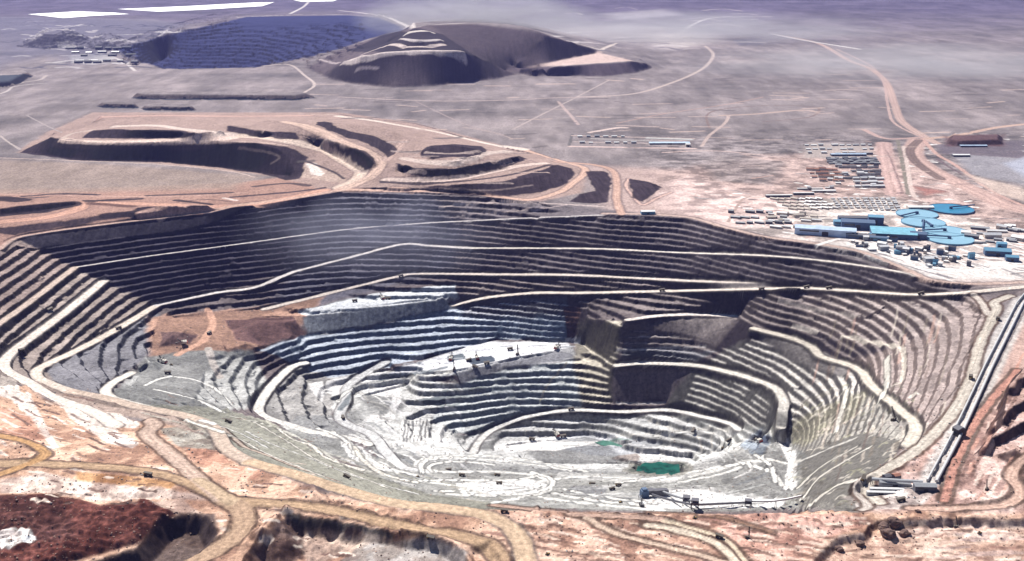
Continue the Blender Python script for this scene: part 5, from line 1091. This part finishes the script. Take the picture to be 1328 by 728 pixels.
grid_group('plant_unit', yard_cells(14, 1110, 1240, edge, 2), 17, 11, 10, -15, 'navy', 'slate', 'dark plant unit on the pale yard below the round tanks', 'plant unit', 'dark plant units', jit=25, vary=.8)
grid_group('plant_unit', yard_cells(8, 1130, 1260, edge, 3), 18, 12, 11, -15, 'teal', 'teal', 'blue plant unit on the pale yard below the round tanks', 'plant unit', 'blue plant units', jit=25, vary=.8)
grid_group('plant_unit', yard_cells(22, 1090, 1260, edge, 6), 13, 9, 9, -15, 'cream', 'white', 'small white hut on the pale yard below the round tanks', 'hut', 'small white yard huts', jit=40, vary=.6)
grid_group('plant_unit', yard_cells(16, 1100, 1260, edge, 7), 12, 9, 11, -15, 'slate', 'slate', 'small dark hut on the pale yard below the round tanks', 'hut', 'small dark yard huts', jit=40, vary=.6)
grid_group('storage_shed', yard_cells(12, 1255, 1328, lambda u: 322, 4), 40, 16, 8, -25, 'slate', 'grey', 'grey shed right of the round tanks', 'shed', 'grey sheds right of the tanks', jit=25, vary=.8)
grid_group('storage_shed', yard_cells(8, 1250, 1328, lambda u: 318, 5), 46, 18, 8, -25, 'cream', 'white', 'white shed right of the round tanks', 'shed', 'white sheds right of the tanks', jit=25, vary=.8)
# --- round settling tanks
def tank(u, v, r, label, water, head):
    t = thing('settling_tank', label, 'tank', 'round settling tanks'); x, y, z = ground(u, v)
    def wall(bm):
        n = 64
        ring = [[bm.verts.new((rr * math.cos(6.28318 * k / n), rr * math.sin(6.28318 * k / n), zz)) for k in range(n)] for rr, zz in ((r, -8), (r, 6.5), (r - 2, 6.5), (r - 2, -8))]
        for a, b in zip(ring[:-1], ring[1:]):
            for k in range(n): bm.faces.new((a[k], a[(k + 1) % n], b[(k + 1) % n], b[k]))
    obj('tank_wall', wall, M['teal'] if water == 'pool' else M['navy'], t)
    def surf(bm): bmesh.ops.create_circle(bm, cap_ends=True, segments=64, radius=r - 1.9, matrix=Matrix.Translation((0, 0, 5.2)))
    obj('water_surface', surf, M[water], t)
    obj('centre_column', lambda bm: cyl(bm, (0, 0, 8), 7, 14, 'Z', 16), M['navy'], t)
    c, s = math.cos(R(head)), math.sin(R(head))
    obj('bridge', lambda bm: (bar(bm, (0, 0, 13.5), (c * (r + 30), s * (r + 30), 12), 5)), M['navy'], t)
    t.location = (x, y, z); return t
tank(1189,278.8,86,'light blue round tank at the back left of the tank cluster','pool',215); tank(1197,289.5,88,'light blue round tank in the middle, second from the back','pool',250); tank(1225,301,86,'light blue round tank at the right, bridge to the left','pool',190)
tank(1231,311,92,'frontmost light blue round tank of the cluster','pool',165); tank(1233,272.3,96,'darker deep blue round tank behind the others','pooldark',20)
tank(1208,296,40,'small blue tank squeezed between the large tanks','pool',90)
# --- conveyors
def conveyor(pts, hgt, wid, label, cover='belt', step=55, off=0.0, name='conveyor', zs=None):
    W = [np.array(raymarch([p], ZS)[0]) if len(p) == 2 else np.array(p[:2]) for p in pts]
    t = thing(name, label, 'conveyor', None)
    if off:
        d = W[-1] - W[0]; nrm = np.array([-d[1], d[0]]) / np.hypot(*d); W = [w_ + nrm * off for w_ in W]
    P = []
    for a, b in zip(W[:-1], W[1:]):
        n = max(1, int(np.hypot(*(b - a)) / step))
        for k in range(n): P.append(a + (b - a) * k / n)
    P.append(W[-1])
    Zp = np.array([gz(*p) for p in P]) + hgt
    for k in range(4): Zp[1:-1] = np.maximum(Zp[1:-1] * .4 + .3 * (Zp[:-2] + Zp[2:]), np.array([gz(*p) for p in P[1:-1]]) + 2.5)
    if zs: Zp = np.interp(np.linspace(0, 1, len(P)), [0, 1], [gz(*P[0]) + zs[0], gz(*P[-1]) + zs[1]])
    o0 = Vector((P[0][0], P[0][1], gz(*P[0])))
    V = [Vector((p[0], p[1], z)) - o0 for p, z in zip(P, Zp)]
    def gallery(bm, prof):
        prev = None
        for k, q in enumerate(V):
            d = (V[min(k + 1, len(V) - 1)] - V[max(k - 1, 0)]); d.z = 0; d.normalize(); nn = Vector((-d.y, d.x, 0))
            ring = [bm.verts.new(q + nn * a + Vector((0, 0, b))) for a, b in prof]
            if prev:
                for i in range(len(prof)): bm.faces.new((prev[i], prev[(i + 1) % len(prof)], ring[(i + 1) % len(prof)], ring[i]))
            else: bm.faces.new(ring)
            prev = ring
        bm.faces.new(prev[::-1])
    w2 = wid / 2
    obj('belt_cover', lambda bm: gallery(bm, [(-w2, 2.4), (w2, 2.4), (w2, 4.4), (w2 * .5, 6), (-w2 * .5, 6), (-w2, 4.4)]), M[cover], t)
    obj('truss', lambda bm: gallery(bm, [(-w2 * .85, .2), (w2 * .85, .2), (w2 * .85, 2.38), (-w2 * .85, 2.38)]), M['grey'], t)
    for k in range(0, len(V), 2):
        q = V[k]; g = gz(*P[k]) - o0.z
        if q.z - g > 1: obj('trestle', lambda bm: (bar(bm, (q.x - 2.5, q.y, g - 1), (q.x - 1, q.y, q.z + .3), 1.1), bar(bm, (q.x + 2.5, q.y, g - 1), (q.x + 1, q.y, q.z + .3), 1.1)), M['dark'], t)
    t.location = o0; return t
conveyor([(1345,368),(1322,396),(1282,476),(1243,560),(1208,626)], 1.6, 6.5, 'long pale covered conveyor down the right rim, inner one', 'belt', 60, 10)
conveyor([(1345,368),(1322,396),(1282,476),(1243,560),(1208,626)], 1.6, 5, 'long grey covered conveyor down the right rim, outer one', 'belt', 60, -9)
conveyor([(1196,632),(1130,628)], 10, 8, 'short grey conveyor running left from the transfer house', 'grey', 40)
conveyor([(974,656),(1040,650)], 12, 9, 'white conveyor on the floor under the red lip', 'white', 40)
conveyor([(905,659),(972,656)], 7, 4, 'thin dark conveyor leading to the white floor conveyor', 'grey', 40)
conveyor([(848,641),(905,659)], 14, 6, 'dark slanting conveyor from the crusher, upper one', 'grey', 40)
conveyor([(842,645),(896,659)], 8, 4, 'dark slanting conveyor from the crusher, lower one', 'slate', 40)
for u, v, L, W_, hh, lab in ((890,655,18,16,24,'left steel tower at the end of the crusher conveyors'), (901,660,18,16,26,'right steel tower at the end of the crusher conveyors'), (970,657,16,14,18,'small steel tower where two floor conveyors meet')):
    t = thing('steel_tower', lab, 'steel tower', None); x, y, z = ground(u, v)
    obj('frame', lambda bm: [bar(bm, (a * L / 2, b * W_ / 2, -2), (a * L / 2, b * W_ / 2, hh), 1.6) for a in (-1, 1) for b in (-1, 1)] + [bar(bm, (-L / 2, b * W_ / 2, q), (L / 2, b * W_ / 2, q + hh * .3), 1) for b in (-1, 1) for q in (2, hh * .5)], M['dark'], t)
    obj('deck', lambda bm: (bx(bm, -L / 2, L / 2, -W_ / 2, W_ / 2, hh * .55, hh * .8), bx(bm, -L / 2 - 1, L / 2 + 1, -W_ / 2 - 1, W_ / 2 + 1, hh + .02, hh + 2)), M['slate'], t)
    t.location = (x, y, z); t.rotation_euler = (0, 0, R(-12))
# crusher: tall dark house, hopper, ramp
t = thing('crusher', 'big dark crusher house with sloping ramp on the white floor', 'crusher'); x, y, z = ground(836, 645)
obj('house', lambda bm: (bx(bm, -17, 14, -14, 14, -3, 34, 1), bx(bm, -12, 8, -10, 10, 33, 42, .5)), M['navy'], t); obj('hopper', lambda bm: bx(bm, 14.1, 32, -12, 12, 14, 34, -2), M['slate'], t)
obj('ramp', lambda bm: prism(bm, [(32.2, -4), (96, -4), (96, 24), (80, 28), (32.2, 30)], -11, 11), M['slate'], t); obj('pipe_rack', lambda bm: [bar(bm, (-17 - k * 5, -16, -2), (-17 - k * 5, -16, 20), 1.4) for k in range(4)] + [bar(bm, (-34, -16, 19), (-14, -16, 19), 1.6)], M['dark'], t)
t.location = (x, y, z); t.rotation_euler = (0, 0, R(14)); t.scale = (.72, .72, .66)
t = thing('stacker', 'dark spreader machine left of the crusher conveyors', 'stacker'); x, y, z = ground(832, 656)
obj('base', lambda bm: bx(bm, -9, 9, -6, 6, 0, 7, 1), M['dark'], t); obj('tower', lambda bm: (bar(bm, (-3, 0, 7), (0, 0, 22), 2), bar(bm, (3, 0, 7), (0, 0, 22), 2)), M['dark'], t); obj('boom', lambda bm: (bar(bm, (-14, 0, 10), (30, 0, 19), 2.2), bar(bm, (0, 0, 22), (30, 0, 19.5), .7)), M['grey'], t)
t.location = (x, y, z); t.rotation_euler = (0, 0, R(100))
# --- water
def watermat(name, c, rough):
    m = mat(name, c, rough, noise=.1 if 'white' in name else .5, scale=.03); return m
WM = dict(green=watermat('green_water', (.014, .09, .07), .12), dim=watermat('dull_green_water', (.05, .16, .12), .3), white=watermat('white_brine', (.86, .87, .88), .6))
LB = iter(['small green pond at the bottom of the pit', 'dull green puddle at the edge of the deep floor', 'white brine pond at far left', 'long white brine pond by the far pit', 'sliver of white brine pond at the top edge'])
for w_, lev, nm in PONDS:
    bm = bmesh.new(); n = len(w_)
    vs = [bm.verts.new((a, b, lev + (0 if nm != 'white' else 0))) for a, b in w_]; bm.faces.new(vs)
    bmesh.ops.recalc_face_normals(bm, faces=bm.faces)
    if bm.faces[:][0].normal.z < 0: bmesh.ops.reverse_faces(bm, faces=bm.faces[:])
    me = bpy.data.meshes.new('water'); bm.to_mesh(me); bm.free(); me.materials.append(WM[nm])
    o = bpy.data.objects.new('water', me); col.objects.link(o); o['kind'] = 'structure'; o['label'] = next(LB); o['category'] = 'pond'
# --- far works at the top left
grid_group('storage_shed', cells(92,165,7,64,82,3,5,.5), 80, 34, 16, 5, 'slate', 'slate', 'dark shed of the far works at the upper left', 'shed', 'dark sheds of the far works', jit=5, vary=.4)
grid_group('storage_shed', cells(98,150,4,69,80,2,6,.3), 70, 26, 12, 5, 'slate', 'grey', 'pale roofed shed of the far works at the upper left', 'shed', 'pale sheds of the far works', jit=5, vary=.4)

# --- loose rock strewn over the near ground and the benches
def rubble(name, n, reg, rmin, rmax, label, matname, seed):
    r2 = np.random.RandomState(seed); pts = []
    base = bmesh.new(); bmesh.ops.create_icosphere(base, subdivisions=1, radius=1); bv = np.array([v.co[:] for v in base.verts]); bf = np.array([[v.index for v in f.verts] for f in base.faces]); base.free()
    uu = r2.uniform(reg[0], reg[1], n * 2); vv = r2.uniform(reg[2], reg[3], n * 2)
    W = raymarch(np.stack([uu, vv], 1), ZS)
    i, j = gidx(W[:, 0], W[:, 1]); i = np.clip(np.rint(i).astype(int), 0, NY - 1); j = np.clip(np.rint(j).astype(int), 0, NT - 1)
    clump = fbm(W[:, 0] / 70, W[:, 1] / 70, seed, 3)
    ok = (kindmap[i, j] != 3) & (roadw[i, j] < .1) & (clump > -.12) & (W[:, 1] < 5200) & (NZ[i, j] > .82)
    W = W[ok][:n]; z = sample(ZS, W[:, 0], W[:, 1]); m = len(W)
    rad = rmin + (rmax - rmin) * r2.rand(m) ** 3
    V = bv[None] * rad[:, None, None] * (1 + .35 * (r2.rand(m, len(bv), 1) - .5)) * np.stack([r2.uniform(.7, 1.3, m), r2.uniform(.7, 1.3, m), r2.uniform(.5, .9, m)], 1)[:, None]
    V += np.stack([W[:, 0], W[:, 1], z + rad * .2], 1)[:, None]
    F = bf[None] + (np.arange(m) * len(bv))[:, None, None]
    me = bpy.data.meshes.new(name); me.from_pydata(V.reshape(-1, 3).tolist(), [], F.reshape(-1, 3).tolist()); me.materials.append(M[matname])
    o = bpy.data.objects.new(name, me); col.objects.link(o); o['kind'] = 'stuff'; o['label'] = label; o['category'] = 'rubble'
M['pale_rock'] = mat('pale_brown_rock', (.34, .23, .18), .95, noise=.45, scale=.05); M['grey_rock'] = mat('grey_rock', (.24, .22, .21), .95, noise=.5, scale=.05)
rubble('rubble', 3200, (-20, 1350, 500, 735), .6, 2.6, 'brown stones strewn over the pinkish foreground', 'pale_rock', 3)
rubble('rubble', 1400, (-20, 1350, 560, 735), .6, 2.6, 'dark stones strewn over the pinkish foreground', 'rock', 8)
rubble('rubble', 2400, (20, 1260, 400, 655), .8, 3.0, 'grey stones lying on the benches and floor of the pit', 'grey_rock', 5)
